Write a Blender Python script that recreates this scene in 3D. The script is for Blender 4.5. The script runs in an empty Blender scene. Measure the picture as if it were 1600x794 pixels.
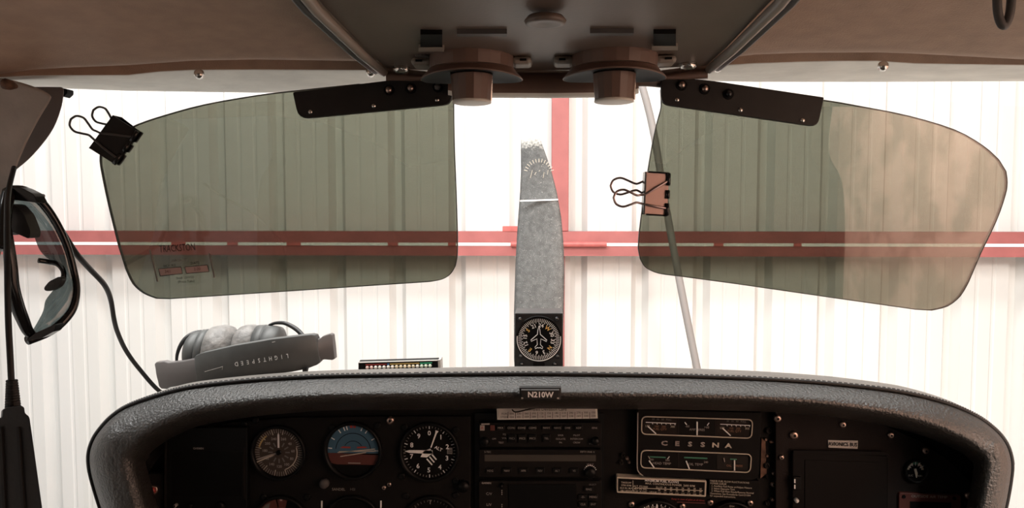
import bpy, math, random
from mathutils import Vector, Euler, Matrix
random.seed(7)
scene = bpy.context.scene
COL = scene.collection
R = math.radians

# ------------------------------------------------------------------ camera
F = 1155.0                                   # focal length in pixels of the 1600 x 794 frame
PITCH, YAW = 3.3, 2.6
cam_d = bpy.data.cameras.new('camera'); cam = bpy.data.objects.new('camera', cam_d); COL.objects.link(cam)
cam.rotation_euler = Euler((R(90 - PITCH), 0, R(YAW)), 'XYZ')
cam_d.sensor_width = 36; cam_d.lens = 36 * F / 1600; cam_d.clip_start = 0.01
scene.camera = cam
RM = cam.rotation_euler.to_matrix()

# ------------------------------------------------------------------ world, lights, exposure
w = bpy.data.worlds.new('hangar_air'); scene.world = w; w.use_nodes = True
bg = w.node_tree.nodes['Background']; bg.inputs[0].default_value = (0.96, 0.98, 1.0, 1); bg.inputs[1].default_value = 0.13
def area(name, loc, target, size, size_y, energy, col=(1, .97, .92)):
    l = bpy.data.lights.new(name, 'AREA'); l.shape = 'RECTANGLE'; l.size = size; l.size_y = size_y; l.energy = energy; l.color = col
    o = bpy.data.objects.new(name, l); COL.objects.link(o); o.location = loc
    o.rotation_euler = (Vector(target) - Vector(loc)).to_track_quat('-Z', 'Y').to_euler(); return o
area('unseen_overhead_light', (-0.7, 0.75, 1.9), (-0.6, 3.7, -1.15), 3.6, 1.0, 140, (1, .99, .97))  # unseen lamp added low above the cabin to brighten the front wall
area('unseen_overhead_light', (-1.3, 1.9, 3.1), (-1.3, 2.3, 0.0), 2.2, 0.6, 108, (1, .99, .97))  # unseen overhead lamp, put forward to brighten the glareshield too
area('unseen_overhead_light', (1.1, 1.9, 3.1), (1.0, 2.3, 0.0), 2.0, 0.6, 66, (1, .99, .97))  # unseen overhead lamp on the right, likewise for wall and glareshield
area('added_tan_wall_light', (1.7, -3.4, 2.3), (3.0, -3.4, 0.2), 3.6, 0.8, 820, (1, .95, .88))  # unseen lamp added so the tan wall shows in the visor
vs = scene.view_settings
vs.view_transform = 'Standard'; vs.look = 'None'; vs.gamma = 1; vs.use_curve_mapping = False; vs.exposure = 0.0

# ------------------------------------------------------------------ helpers
def at(px, py, Y):
    """point of the place at depth Y that the photograph shows at pixel (px, py)"""
    d = RM @ Vector(((px - 800) / F, -(py - 397) / F, -1))
    return d * (Y / d.y)
def U(Y): return Y / F                       # metres per pixel at depth Y
def wloc(o):
    v = Vector((0, 0, 0))
    while o: v += o.location; o = o.parent
    return v
def tag(o, label=None, cat=None, group=None, kind=None):
    if label: o['label'] = label
    if cat: o['category'] = cat
    if group: o['group'] = group
    if kind: o['kind'] = kind
    return o
def empty(name, loc=(0, 0, 0), label=None, cat=None, group=None, kind=None):
    o = bpy.data.objects.new(name, None); COL.objects.link(o); o.location = loc; o.empty_display_size = .02
    return tag(o, label, cat, group, kind)
class MB:
    def __init__(s): s.v = []; s.f = []
    def add(s, vs_, fs):
        n = len(s.v); s.v += [Vector(p) for p in vs_]; s.f += [tuple(i + n for i in f) for f in fs]; return s
    def box(s, c, d, rot=None):
        x, y, z = [k / 2 for k in d]; c = Vector(c)
        pts = [Vector(p) for p in ((-x,-y,-z),(x,-y,-z),(x,y,-z),(-x,y,-z),(-x,-y,z),(x,-y,z),(x,y,z),(-x,y,z))]
        if rot: pts = [rot @ p for p in pts]
        return s.add([c + p for p in pts], [(3,2,1,0),(4,5,6,7),(0,1,5,4),(1,2,6,5),(2,3,7,6),(3,0,4,7)])
    def prism(s, front, back):
        """closed solid between two outlines of equal length (front towards the camera)"""
        n = len(front)
        return s.add(list(front) + list(back), [tuple(range(n)), tuple(range(2*n-1, n-1, -1))] +
                     [((i+1) % n, i, n+i, n+(i+1) % n) for i in range(n)])
    def flat(s, pts, y0, y1):
        return s.prism([(p[0], y0, p[1]) for p in pts], [(p[0], y1, p[1]) for p in pts])
    def loft(s, rows, closed=False, cap=False):
        m = len(rows[0]); vs_ = [p for r in rows for p in r]; fs = []
        for i in range(len(rows) - 1):
            for j in range(m if closed else m - 1):
                a, b = i*m + j, i*m + (j+1) % m; fs.append((a, b, b + m, a + m))
        if cap: fs += [tuple(range(m-1, -1, -1)), tuple(range((len(rows)-1)*m, len(rows)*m))]
        return s.add(vs_, fs)
    def tube(s, pts, r, n=8, cap=True):
        pts = [Vector(p) for p in pts]; rows = []; up = None
        for i, p in enumerate(pts):
            t = (pts[min(i+1, len(pts)-1)] - pts[max(i-1, 0)]).normalized()
            if up is None:
                up = Vector((0, 0, 1)) if abs(t.z) < .9 else Vector((1, 0, 0))
            b = t.cross(up).normalized(); up = b.cross(t).normalized()
            rr = r[i] if isinstance(r, (list, tuple)) else r
            rows.append([p + (b * math.cos(a) + up * math.sin(a)) * rr for a in [2*math.pi*k/n for k in range(n)]])
        return s.loft(rows, True, cap)
    def lathe(s, prof, c=(0, 0, 0), axis='Z', n=24, cap=True, a0=0):
        """prof: list of (radius, offset along axis)"""
        rows = []; c = Vector(c)
        for r, h in prof:
            row = []
            for k in range(n):
                a = a0 + 2*math.pi*k/n; x, y = r*math.cos(a), r*math.sin(a)
                row.append(c + Vector({'Z': (x, y, h), 'Y': (x, h, y), 'X': (h, x, y)}[axis]))
            rows.append(row)
        return s.loft(rows, True, cap)
    def build(s, name, mat, parent=None, world=True, smooth=False, bevel=0, loc=None, solid=0, seg=2):
        me = bpy.data.meshes.new(name)
        o = bpy.data.objects.new(name, me); COL.objects.link(o)
        if parent: o.parent = parent
        off = wloc(parent) if (parent and world) else Vector((0, 0, 0))
        if loc is not None: o.location = Vector(loc) - off; off = Vector(loc) if world else Vector((0,0,0))
        me.from_pydata([p - off for p in s.v], [], s.f)
        me.materials.append(mat)
        import bmesh
        bm = bmesh.new(); bm.from_mesh(me); bmesh.ops.recalc_face_normals(bm, faces=bm.faces); bm.to_mesh(me); bm.free()
        if smooth:
            me.polygons.foreach_set('use_smooth', [True] * len(me.polygons))
        if solid:
            m = o.modifiers.new('thickness', 'SOLIDIFY'); m.thickness = solid; m.offset = 0
        if bevel:
            m = o.modifiers.new('bevel', 'BEVEL'); m.width = bevel; m.segments = seg; m.limit_method = 'ANGLE'; m.angle_limit = R(40)
            if smooth: o.modifiers.new('wn', 'WEIGHTED_NORMAL')
        return o
def spline(pts, n=8):
    """Catmull-Rom through points (tuples of any length)"""
    out = []; P = [pts[0]] + list(pts) + [pts[-1]]
    for i in range(1, len(P) - 2):
        for k in range(n):
            t = k / n; p0, p1, p2, p3 = P[i-1], P[i], P[i+1], P[i+2]
            out.append(tuple(.5*((2*b) + (c-a)*t + (2*a-5*b+4*c-d)*t*t + (3*b-a-3*c+d)*t**3) for a, b, c, d in zip(p0, p1, p2, p3)))
    out.append(tuple(pts[-1])); return out
def lerp_tab(tab, x):
    if x <= tab[0][0]: return tab[0][1]
    for (a, b), (c, d) in zip(tab, tab[1:]):
        if x <= c: return b + (d - b) * (x - a) / (c - a)
    return tab[-1][1]
def rrect(cx, cz, w_, h_, r, n=4):
    o = []
    for sx, sz, a0 in ((1, 1, 0), (-1, 1, 90), (-1, -1, 180), (1, -1, 270)):
        for k in range(n + 1):
            a = R(a0 + 90*k/n); o.append((cx + sx*(w_/2 - r) + r*math.cos(a), cz + sz*(h_/2 - r) + r*math.sin(a)))
    return o
def round_poly(pts, r, n=5):
    """pixel outline with rounded corners; r is one radius or one for each corner"""
    out = []; m = len(pts)
    for i in range(m):
        p = Vector(pts[i]); a = (Vector(pts[i-1]) - p); b = (Vector(pts[(i+1) % m]) - p)
        rr = r[i] if isinstance(r, (list, tuple)) else r
        q0 = p + a.normalized()*min(rr, a.length*.49); q1 = p + b.normalized()*min(rr, b.length*.49)
        for k in range(n + 1):
            t = k / n; out.append(tuple(q0*(1-t)**2 + p*2*t*(1-t) + q1*t*t))
    return out
def plate(name, mat, pts, Y, thick, parent=None, **kw):
    """flat plate from a pixel outline: front face at depth Y"""
    fr = [at(x, y, Y) for x, y in pts]
    return MB().prism(fr, [p + Vector((0, thick, 0)) for p in fr]).build(name, mat, parent, **kw)
def copy_tree(o, parent=None):
    c = o.copy(); COL.objects.link(c); c.parent = parent
    for ch in list(o.children): copy_tree(ch, c)
    return c
_txt = {}
def text(s, mat, loc, size, parent, name='lettering', ax=0, rz=0, squash=1, thick=0, bold=0, world=True, align='CENTER'):
    """flat lettering in the XZ plane facing -Y; rz turns it in its own plane (degrees)"""
    key = (s, size, align, bold, mat.name, thick)
    if key not in _txt:
        c = bpy.data.curves.new('lettering', 'FONT'); c.body = s; c.size = size; c.align_x = align; c.align_y = 'CENTER'
        c.resolution_u = 2; c.extrude = thick; c.offset = bold * size
        t = bpy.data.objects.new('tmp', c); me = bpy.data.meshes.new_from_object(t)
        bpy.data.objects.remove(t); me.materials.clear(); me.materials.append(mat); me.name = 'lettering'; _txt[key] = me
    o = bpy.data.objects.new(name, _txt[key]); COL.objects.link(o); o.parent = parent
    o.location = Vector(loc) - (wloc(parent) if (parent and world) else Vector((0, 0, 0)))
    o.rotation_euler = (Matrix.Rotation(R(ax), 3, 'Z') @ Matrix.Rotation(R(-rz), 3, 'Y') @ Matrix.Rotation(R(90), 3, 'X')).to_euler()
    o.scale = (squash, 1, 1)
    return o

# ------------------------------------------------------------------ materials
def mat(name, col, rough=.5, metal=0, spec=.5, var=0, vscale=30, bump=0, bscale=300, emit=0, col2=None, coat=0):
    m = bpy.data.materials.new(name); m.use_nodes = True; nt = m.node_tree; b = nt.nodes['Principled BSDF']
    b.inputs['Base Color'].default_value = (*col, 1); b.inputs['Roughness'].default_value = rough
    b.inputs['Metallic'].default_value = metal; b.inputs['Specular IOR Level'].default_value = spec
    b.inputs['Coat Weight'].default_value = coat
    tc = nt.nodes.new('ShaderNodeTexCoord')
    if var or col2:
        n = nt.nodes.new('ShaderNodeTexNoise'); n.inputs['Scale'].default_value = vscale; n.inputs['Detail'].default_value = 6
        nt.links.new(tc.outputs['Object'], n.inputs['Vector'])
        r = nt.nodes.new('ShaderNodeValToRGB'); r.color_ramp.elements[0].position = .35; r.color_ramp.elements[1].position = .68
        a = col2 or tuple(max(0, c*(1-var)) for c in col); d = col if col2 else tuple(min(1, c*(1+var)) for c in col)
        r.color_ramp.elements[0].color = (*a, 1); r.color_ramp.elements[1].color = (*d, 1)
        nt.links.new(n.outputs['Fac'], r.inputs[0]); nt.links.new(r.outputs[0], b.inputs['Base Color'])
    if bump:
        n = nt.nodes.new('ShaderNodeTexNoise'); n.inputs['Scale'].default_value = bscale; n.inputs['Detail'].default_value = 3
        nt.links.new(tc.outputs['Object'], n.inputs['Vector'])
        bp = nt.nodes.new('ShaderNodeBump'); bp.inputs['Strength'].default_value = bump; bp.inputs['Distance'].default_value = .002
        nt.links.new(n.outputs['Fac'], bp.inputs['Height']); nt.links.new(bp.outputs[0], b.inputs['Normal'])
    if emit:
        b.inputs['Emission Color'].default_value = (*col, 1); b.inputs['Emission Strength'].default_value = emit
    return m
def glass(name, tint, refl, rough=.02, refl_col=(1, 1, 1)):
    m = bpy.data.materials.new(name); m.use_nodes = True; nt = m.node_tree; nt.nodes.remove(nt.nodes['Principled BSDF'])
    t = nt.nodes.new('ShaderNodeBsdfTransparent'); t.inputs[0].default_value = (*tint, 1)
    g = nt.nodes.new('ShaderNodeBsdfGlossy'); g.inputs['Roughness'].default_value = rough; g.inputs['Color'].default_value = (*refl_col, 1)
    x = nt.nodes.new('ShaderNodeMixShader'); x.inputs[0].default_value = refl
    nt.links.new(t.outputs[0], x.inputs[1]); nt.links.new(g.outputs[0], x.inputs[2])
    nt.links.new(x.outputs[0], nt.nodes['Material Output'].inputs[0]); return m
M = dict(
    sheet=mat('white_sheet_metal', (.70, .695, .675), .5, var=.02, vscale=1.3),
    red=mat('red_primer_steel', (.37, .115, .11), .55, var=.1, vscale=9),
    red2=mat('red_primer_bar', (.5, .12, .11), .6, var=.15, vscale=25),
    strip=mat('bright_gap_strip', (.9, .9, .88), .4),
    tanwall=mat('tan_plywood', (.8, .52, .41), .7, col2=(.52, .34, .26), vscale=2.2),
    greywall=mat('grey_block_wall', (.6, .6, .58), .8, var=.2, vscale=3),
    concrete=mat('concrete', (.5, .49, .47), .8, var=.15, vscale=4, bump=.2, bscale=30),
    liner=mat('brown_headliner_vinyl', (.47, .335, .255), .75, var=.07, vscale=60, bump=.25, bscale=700),
    trimgrey=mat('grey_fibreglass', (.74, .74, .685), .6, var=.12, vscale=18, bump=.25, bscale=90),
    pillar=mat('taupe_plastic', (.4, .365, .33), .6, var=.1, vscale=40, bump=.2, bscale=250),
    frame=mat('dark_window_frame', (.075, .07, .068), .5, bump=.1, bscale=300),
    console=mat('brown_plastic', (.14, .105, .085), .42, var=.05, vscale=30, bump=.05, bscale=500),
    lampb=mat('brown_lamp_plastic', (.16, .10, .078), .38, var=.06, vscale=40),
    bead=mat('console_bead', (.3, .26, .22), .45),
    ivory=mat('ivory_plastic', (.78, .75, .68), .45),
    dark=mat('near_black', (.005, .0045, .0045), .6, spec=.15),
    blackplate=mat('black_painted_aluminium', (.012, .010, .009), .5, var=.3, vscale=60),
    blackplastic=mat('black_plastic', (.018, .017, .017), .45, bump=.08, bscale=400),
    blackgloss=mat('black_gloss', (.01, .01, .011), .18),
    chrome=mat('chrome', (.75, .72, .68), .2, 1),
    brass=mat('worn_metal', (.55, .42, .36), .35, 1),
    wire=mat('steel_wire', (.4, .31, .3), .28, 1),
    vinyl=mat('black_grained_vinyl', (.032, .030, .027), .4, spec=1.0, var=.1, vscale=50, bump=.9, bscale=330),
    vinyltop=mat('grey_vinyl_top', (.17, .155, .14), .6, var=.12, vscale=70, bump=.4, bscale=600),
    panel=mat('black_panel', (.010, .009, .0085), .6, spec=.12, var=.15, vscale=30, bump=.15, bscale=500),
    panel2=mat('brown_black_panel', (.016, .0125, .0115), .62, spec=.12, var=.12, vscale=30, bump=.15, bscale=500),
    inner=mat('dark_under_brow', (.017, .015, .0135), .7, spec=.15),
    bezel=mat('black_bezel', (.005, .005, .005), .42, spec=.2),
    dial=mat('dial_black', (.005, .005, .005), .7, spec=.1),
    dialbrown=mat('dial_brown', (.045, .034, .027), .7),
    white=mat('white_paint', (.88, .89, .88), .5),
    cream=mat('cream_paint', (.55, .5, .41), .6),
    dim=mat('dim_print', (.16, .15, .14), .6),
    mid=mat('grey_print', (.35, .32, .29), .6),
    green=mat('green_paint', (.05, .2, .13), .6),
    yellow=mat('yellow_paint', (.5, .35, .1), .6),
    redp=mat('red_paint', (.35, .04, .03), .5),
    maroon=mat('maroon_paint', (.10, .026, .02), .6),
    blue=mat('sky_blue_dial', (.045, .12, .19), .6),
    silver=mat('silver_card', (.55, .53, .5), .5, var=.06, vscale=90),
    prop=mat('grey_propeller_paint', (.115, .117, .116), .55, var=.2, vscale=60, bump=.3, bscale=200),
    headset=mat('charcoal_plastic', (.075, .077, .075), .48, var=.12, vscale=35),
    headset2=mat('grey_plastic', (.11, .1, .098), .42),
    leather=mat('grey_leatherette', (.2, .19, .18), .5, var=.3, vscale=70, bump=.9, bscale=90),
    pink=mat('pink_paper', (.5, .36, .33), .7),
    screen=mat('dark_screen', (.005, .005, .005), .35, spec=.15),
    lcd=mat('brown_lcd', (.05, .043, .034), .35),
    ochre=mat('dim_ochre_print', (.26, .13, .07), .7),
    gold=mat('orange_print', (.9, .6, .18), .6),
    rose_glint=mat('painted_rose_reflection', (.42, .275, .245), .4, .3),  # tan reflection on glossy black, painted into the clip face
    pole=mat('grey_pole', (.27, .25, .24), .6),
    led=mat('led_frosted', (.9, .88, .8), .3),
    cowl=mat('white_cowl_paint', (.6, .58, .55), .4),
    rubber=mat('black_rubber', (.010, .009, .009), .6),
    cabin=mat('tan_side_panel', (.09, .07, .055), .8, bump=.2, bscale=200),
    cork=mat('worn_brown', (.12, .06, .035), .7, var=.5, vscale=150),
    edge=mat('visor_edge', (.02, .02, .018), .4),
    windshield=glass('windshield_acrylic', (.985, .985, .975), .015, .0),
    visor=glass('green_tinted_acrylic', (.422, .432, .38), .085, .015),
    lens=glass('smoke_lens', (.33, .37, .37), .07, .03),
    film=glass('clear_film', (.985, .985, .98), .01, .1),
)
for nd in M['tanwall'].node_tree.nodes:
    if nd.type == 'VALTORGB': nd.color_ramp.elements[0].position = .44; nd.color_ramp.elements[1].position = .56
# worn pale tip of the propeller blade
def prop_nodes(m, ztip):
    nt = m.node_tree; b = nt.nodes['Principled BSDF']; old = b.inputs['Base Color'].links[0].from_socket
    tc = nt.nodes.new('ShaderNodeTexCoord'); sp = nt.nodes.new('ShaderNodeSeparateXYZ'); nt.links.new(tc.outputs['Object'], sp.inputs[0])
    no = nt.nodes.new('ShaderNodeTexNoise'); no.inputs['Scale'].default_value = 160; nt.links.new(tc.outputs['Object'], no.inputs['Vector'])
    ma = nt.nodes.new('ShaderNodeMath'); ma.operation = 'MULTIPLY_ADD'; ma.inputs[1].default_value = .06; nt.links.new(no.outputs['Fac'], ma.inputs[0]); nt.links.new(sp.outputs['Z'], ma.inputs[2])
    mr = nt.nodes.new('ShaderNodeMapRange'); mr.inputs['From Min'].default_value = ztip - .04 + .03; mr.inputs['From Max'].default_value = ztip + .025
    nt.links.new(ma.outputs[0], mr.inputs['Value'])
    mx = nt.nodes.new('ShaderNodeMix'); mx.data_type = 'RGBA'; nt.links.new(mr.outputs[0], mx.inputs['Factor']); nt.links.new(old, mx.inputs['A'])
    mx.inputs['B'].default_value = (.8, .79, .74, 1)
    # pale scratches
    v = nt.nodes.new('ShaderNodeTexNoise'); v.inputs['Scale'].default_value = 260; v.inputs['Distortion'].default_value = 2.5; nt.links.new(tc.outputs['Object'], v.inputs['Vector'])
    m2 = nt.nodes.new('ShaderNodeMapRange'); m2.inputs['From Min'].default_value = .62; m2.inputs['From Max'].default_value = .72; nt.links.new(v.outputs['Fac'], m2.inputs['Value'])
    m3 = nt.nodes.new('ShaderNodeMix'); m3.data_type = 'RGBA'; nt.links.new(m2.outputs[0], m3.inputs['Factor']); nt.links.new(mx.outputs['Result'], m3.inputs['A'])
    m3.inputs['B'].default_value = (.5, .49, .47, 1); nt.links.new(m3.outputs['Result'], b.inputs['Base Color'])

# ================================================================== THE HANGAR
YW = 3.7
ZF = -1.85
fl = MB().box((0, -1.5, ZF - .05), (14, 13, .1)).build('floor', M['concrete']); tag(fl, kind='structure')
wall = empty('wall_front', (0, YW, ZF), kind='structure')
def sheet_mesh():
    """ribbed sheet, 0.914 m wide: deep ribs each 0.305 m with two shallow ribs between"""
    prof = []; p = .3048
    for i in range(3):
        x = i*p
        prof += [(x, 0), (x+.027, .046), (x+.059, .046), (x+.086, 0)]
        for q in (.145, .225):
            prof += [(x+q, 0), (x+q+.006, .003), (x+q+.016, .003), (x+q+.022, 0)]
    prof.append((3*p, 0))
    mb = MB(); mb.loft([[(x, y, z) for x, y in prof] for z in (0, 4.6)]); return mb
x_rib = at(618, 300, YW).x - .037
proto = None
k0 = int(math.floor((-4.6 - x_rib) / .9144))
for k in range(k0, k0 + 11):
    x = x_rib + k*.9144
    if proto is None:
        proto = sheet_mesh().build('metal_sheet', M['sheet'], wall, world=False, solid=.0008); o = proto
    else:
        o = proto.copy(); COL.objects.link(o); o.parent = wall
    o.location = (x, 0, 0)
# girt, post and bits welded to them
za, zb, zc, zd = [at(853, y, YW - .12).z for y in (362, 379.5, 384.5, 400)]
girt = empty('wall_girt', (0, YW - .12, zb), 'red steel girt running the whole width of the white ribbed hangar wall', 'beam')
def channel(z0, z1, name):
    y = YW - .12; t = .006
    mb = MB(); mb.box((0, y + t/2, (z0+z1)/2), (10, t, z1-z0)); mb.box((0, y + .05, z0 + t/2), (10, .094, t)); mb.box((0, y + .05, z1 - t/2), (10, .094, t))
    return mb.build(name, M['red'], girt)
channel(zb, za, 'upper_channel'); channel(zd, zc, 'lower_channel')
MB().box((0, YW - .116, (zb+zc)/2), (10, .012, zb-zc-.001)).build('bright_gap_strip', M['strip'], girt)  # bright line between the channels, painted as an added white strip
for x0, x1 in ((268, 290), (355, 372), (448, 470), (606, 622), (700, 712), (1115, 1130), (1240, 1252)):      # rust breaks in the strip
    a, b = at(x0 - 0, 382, YW-.122), at(x1, 382, YW-.122)
    MB().box(((a.x+b.x)/2, YW-.1235, (zb+zc)/2), (b.x-a.x, .004, zb-zc)).build('rust_patch', M['red2'], girt)
post = empty('wall_post', (at(875, 380, YW-.1).x, YW-.06, ZF), 'upright red steel post behind the propeller against the white wall', 'post')
a, b = at(862, 200, YW-.1), at(889, 200, YW-.1)
MB().box(((a.x+b.x)/2, YW-.055, (3.0+za)/2), (b.x-a.x, .09, 3.0-za-.002)).build('upper_post', M['red'], post, bevel=.004)
a, b = at(857, 450, YW-.1), at(882.5, 450, YW-.1)
MB().box(((a.x+b.x)/2, YW-.055, (ZF+zd)/2), (b.x-a.x, .09, zd-ZF-.002)).build('lower_post', M['red'], post, bevel=.004)
rod_z = at(853, 382, YW-.14).z
lr = MB(); a, b = at(798, 381, YW-.14), at(948, 382, YW-.14)
lr.tube([(a.x, YW-.133, rod_z), (b.x, YW-.133, rod_z)], .0125, 8)
tag(lr.build('latch_rod', M['red2'], smooth=False), 'short round red bar lying along the girt beside the post', 'bar')
a, b = at(785, 358, YW-.13), at(806, 358, YW-.13)
lb = MB(); lb.box(((a.x+b.x)/2 + .06, YW-.10, za + .013), (b.x-a.x + .12, .045, .026))
tag(lb.build('girt_block', M['red2'], bevel=.002), 'small red block sitting on top of the girt left of the propeller blade', 'block')
# leaning pole
pp = spline([(1002, 130), (1020, 200), (1040, 320), (1062, 440), (1088, 570), (1112, 680), (1140, 800)], 5)
pole = MB().tube([at(x, y, 3.35 - (y-130)/670*.15) for x, y in pp] + [Vector((at(1146, 820, 3.2).x, 3.2, ZF))], .0165, 10)
tag(pole.build('leaning_pole', M['pole'], smooth=True), 'thin grey pole leaning in front of the hangar wall', 'pole')
# side walls of the hangar, out of frame
wr = empty('wall_right', (3.1, 0, ZF), kind='structure')
MB().box((3.15, -2.5, ZF + 2), (.1, 9.5, 4)).build('plywood_lining', M['tanwall'], wr)
wl = MB().box((-5.2, -2, ZF + 1.6), (.1, 11, 3.2)).build('wall_left', M['greywall']); tag(wl, kind='structure')

# ================================================================== NOSE: propeller, cowling, windshield
YP = 2.3
prop_rows = [(209, 816, 839), (213, 814, 843), (235, 813.5, 850.5), (265, 814, 861), (300, 812.5, 870), (340, 809.5, 877), (380, 807, 880.5), (420, 805, 882), (489, 803, 881), (560, 803, 878), (640, 808, 872)]
hub = Vector((at(842, 500, YP).x, YP, -.74))
root = empty('propeller', hub, 'grey propeller blade with a worn pale tip standing upright beyond the compass', 'propeller')
rows = []
for y, x0, x1 in prop_rows:
    c0, c1 = at(x0, y, YP + .02), at(x1, y, YP - .02)
    n = 12; row = []; th = .007 + .010 * min(1, (y - 205) / 250)
    for k in range(n):
        a = 2*math.pi*k/n; t = .5 - .5*math.cos(a); p = c0.lerp(c1, t)
        row.append(p + Vector((0, -th * math.sin(a), 0)))
    rows.append(row)
for z, hw, th in ((-.52, .05, .03), (-.62, .04, .035), (-.70, .04, .04)):
    rows.append([hub + Vector((-hw*math.cos(2*math.pi*k/12), -th*math.sin(2*math.pi*k/12), z - hub.z)) for k in range(12)])
bl = MB().loft(rows, True, True).build('blade', M['prop'], root, smooth=True)
prop_nodes(M['prop'], at(840, 212, YP).z - hub.z)
y = 313; a, b = at(812.5, y + 1, YP - .021), at(872, y - 1, YP - .023)
MB().prism([a + Vector((0, 0, .0022)), b + Vector((0, -.002, .0022)), b + Vector((0, -.002, -.0022)), a + Vector((0, 0, -.0022))],
           [p + Vector((0, .008, 0)) for p in (a + Vector((0, 0, .0022)), b + Vector((0, 0, .0022)), b + Vector((0, 0, -.0022)), a + Vector((0, 0, -.0022)))]).build('boot_edge', M['white'], root)
dc = at(842, 272, YP - .026)
emb = MB()
for k in range(13):                                      # round decal: short rays above, curved lettering below
    a = R(15 + k*12.5); u_ = Vector((math.cos(a), 0, math.sin(a)))
    p0, p1 = dc + u_*.036, dc + u_*.047
    emb.tube([p0, p1], .0009, 4)
for k in range(5):
    emb.tube([dc + Vector((-.026 + .013*k, 0, -.012 + .01*((k*7) % 3))), dc + Vector((-.020 + .012*k, 0, .012 - .006*(k % 2)))], .0007, 4)
emb.build('decal', M['cream'], root)
for k, ch in enumerate('PROPELLER'[:6]):
    a = R(205 + k*26); text(ch, M['cream'], dc + Vector((math.cos(a)*.04, .0, math.sin(a)*.04)), .014, root, rz=math.degrees(a) + 90) if False else None
MB().lathe([(.001, -.22), (.06, -.19), (.11, -.12), (.145, -.03), (.15, .08)], hub, 'Y', 28).build('spinner', M['cowl'], root, smooth=True)
rows = []
for yy, hw, zt, zb_ in ((1.36, .50, -.44, -1.15), (1.6, .46, -.50, -1.15), (1.9, .36, -.55, -1.08), (2.06, .22, -.60, -.92)):
    rows.append([(p[0] + .0, yy, p[1]) for p in rrect(0, (zt+zb_)/2, 2*hw, zt-zb_, min(.16, hw*.6), 4)])
tag(MB().loft(rows, True, True).build('engine_cowling', M['cowl'], smooth=True), 'painted engine cowling of the aircraft beyond the glareshield', 'cowling')
# windshield: curved acrylic
rows = []
for v in [i/12 for i in range(13)]:
    row = []
    for u in [-1 + 2*j/24 for j in range(25)]:
        half = .545 + .04*v; Yc = .895 + .50*v
        row.append((u*half, Yc - (.09 + .41*v)*u*u, .135 - .50*v - .03*abs(u)**3 + .05*math.sin(math.pi*v)))
    rows.append(row)
ws = MB().loft(rows).build('window_1', M['windshield'], smooth=True); tag(ws, kind='structure')

# ================================================================== CABIN SHELL
XS = [-160, -60, 0, 50, 100, 150, 200, 250, 300, 350, 400, 460, 520, 580, 640, 720, 800, 853, 900, 980, 1060, 1115, 1180, 1250, 1310, 1370, 1430, 1490, 1550, 1600, 1660, 1760]
trim_bot = [(-160, 128), (0, 134), (80, 137.5), (200, 142), (400, 145), (520, 144), (640, 140), (853, 138), (1060, 126), (1180, 128), (1370, 128), (1600, 127), (1760, 124)]
trim_top = [(-160, 130), (0, 121), (50, 118.5), (100, 118), (200, 117.5), (250, 112), (300, 109.5), (400, 109), (600, 110), (853, 108), (1115, 103), (1200, 98), (1310, 95.5), (1370, 95.5), (1430, 99.5), (1600, 102), (1760, 106)]
fold = [(-160, 128), (0, 115), (50, 108), (100, 105), (200, 101), (300, 94), (400, 92), (600, 95), (853, 94), (1115, 92), (1200, 82), (1370, 81), (1430, 83), (1600, 92), (1760, 104)]
Yx = lambda x: -.08 * ((x - 853) / 853)**2
def line(tab, dy, Y): return [at(x, lerp_tab(tab, x) + dy, Y + Yx(x)) for x in XS]
tr = MB().loft([line(trim_bot, -10, .895), line(trim_bot, 0, .885), line(trim_bot, -2, .865), [at(x, .5*(lerp_tab(trim_bot, x) + lerp_tab(trim_top, x)), .81 + Yx(x)) for x in XS], line(trim_top, 1.5, .768), line(trim_top, -2, .76), line(trim_top, -8, .77)])
tag(tr.build('trim_1', M['trimgrey'], smooth=True), kind='structure')
lin = [line(trim_top, -.5, .764), line(trim_top, -.8, .757), line(fold, 1.0, .760), line(fold, .6, .735), line(fold, .4, .705), line(fold, -1.5, .696), line(fold, -6, .688)]
base = line(fold, -6, .688)
for Yk, dz in ((.60, .012), (.48, .028), (.34, .048), (.15, .075), (-.2, .10), (-.7, .10), (-1.3, .06)):
    lin.append([Vector((p.x, Yk + (p.y - .688)*.9, p.z + dz)) for p in base])
tag(MB().loft(lin).build('ceiling', M['liner'], smooth=True), kind='structure')
# outer roof skin above the headliner
tag(MB().box((0, -.28, .335), (1.5, 2.02, .03)).build('trim_4', M['cowl'], bevel=.01), kind='structure')
# cabin side panels and rear bulkhead behind the camera, cabin floor
door_edge = [(-.185, .30), (-.197, .241), (-.218, .16), (-.205, .115), (-.144, .069), (-.122, 0), (-.117, -.094), (-.12, -.175), (-.12, -.85)]
for sx, nm in ((1, 'trim_5'), (-1, 'trim_6')):
    pts = spline(door_edge, 3) + [(-1.37, -.85), (-1.37, .30)]
    tag(MB().prism([(sx*.58, y_, z_) for y_, z_ in pts], [(sx*.62, y_, z_) for y_, z_ in pts]).build(nm, M['cabin'], bevel=.004), kind='structure')
tag(MB().box((0, -1.38, -.30), (1.24, .04, 1.1)).build('trim_7', M['cabin']), kind='structure')
tag(MB().box((0, -.05, -.99), (1.24, 2.7, .04)).build('trim_8', M['cabin']), kind='structure')

# lower halves of the two cabin doors, below the window line
for sx, nm in ((1, 'door_1'), (-1, 'door_2')):
    dr = empty(nm, (sx*.61, .42, -.97), kind='structure')
    MB().box((sx*.61, .42, -.71), (.05, 1.07, .52)).build('door_panel', M['cabin'], dr, bevel=.012)
    MB().box((sx*.585, .40, -.62), (.03, .36, .05)).build('arm_rest', M['pillar'], dr, bevel=.012)
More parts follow.
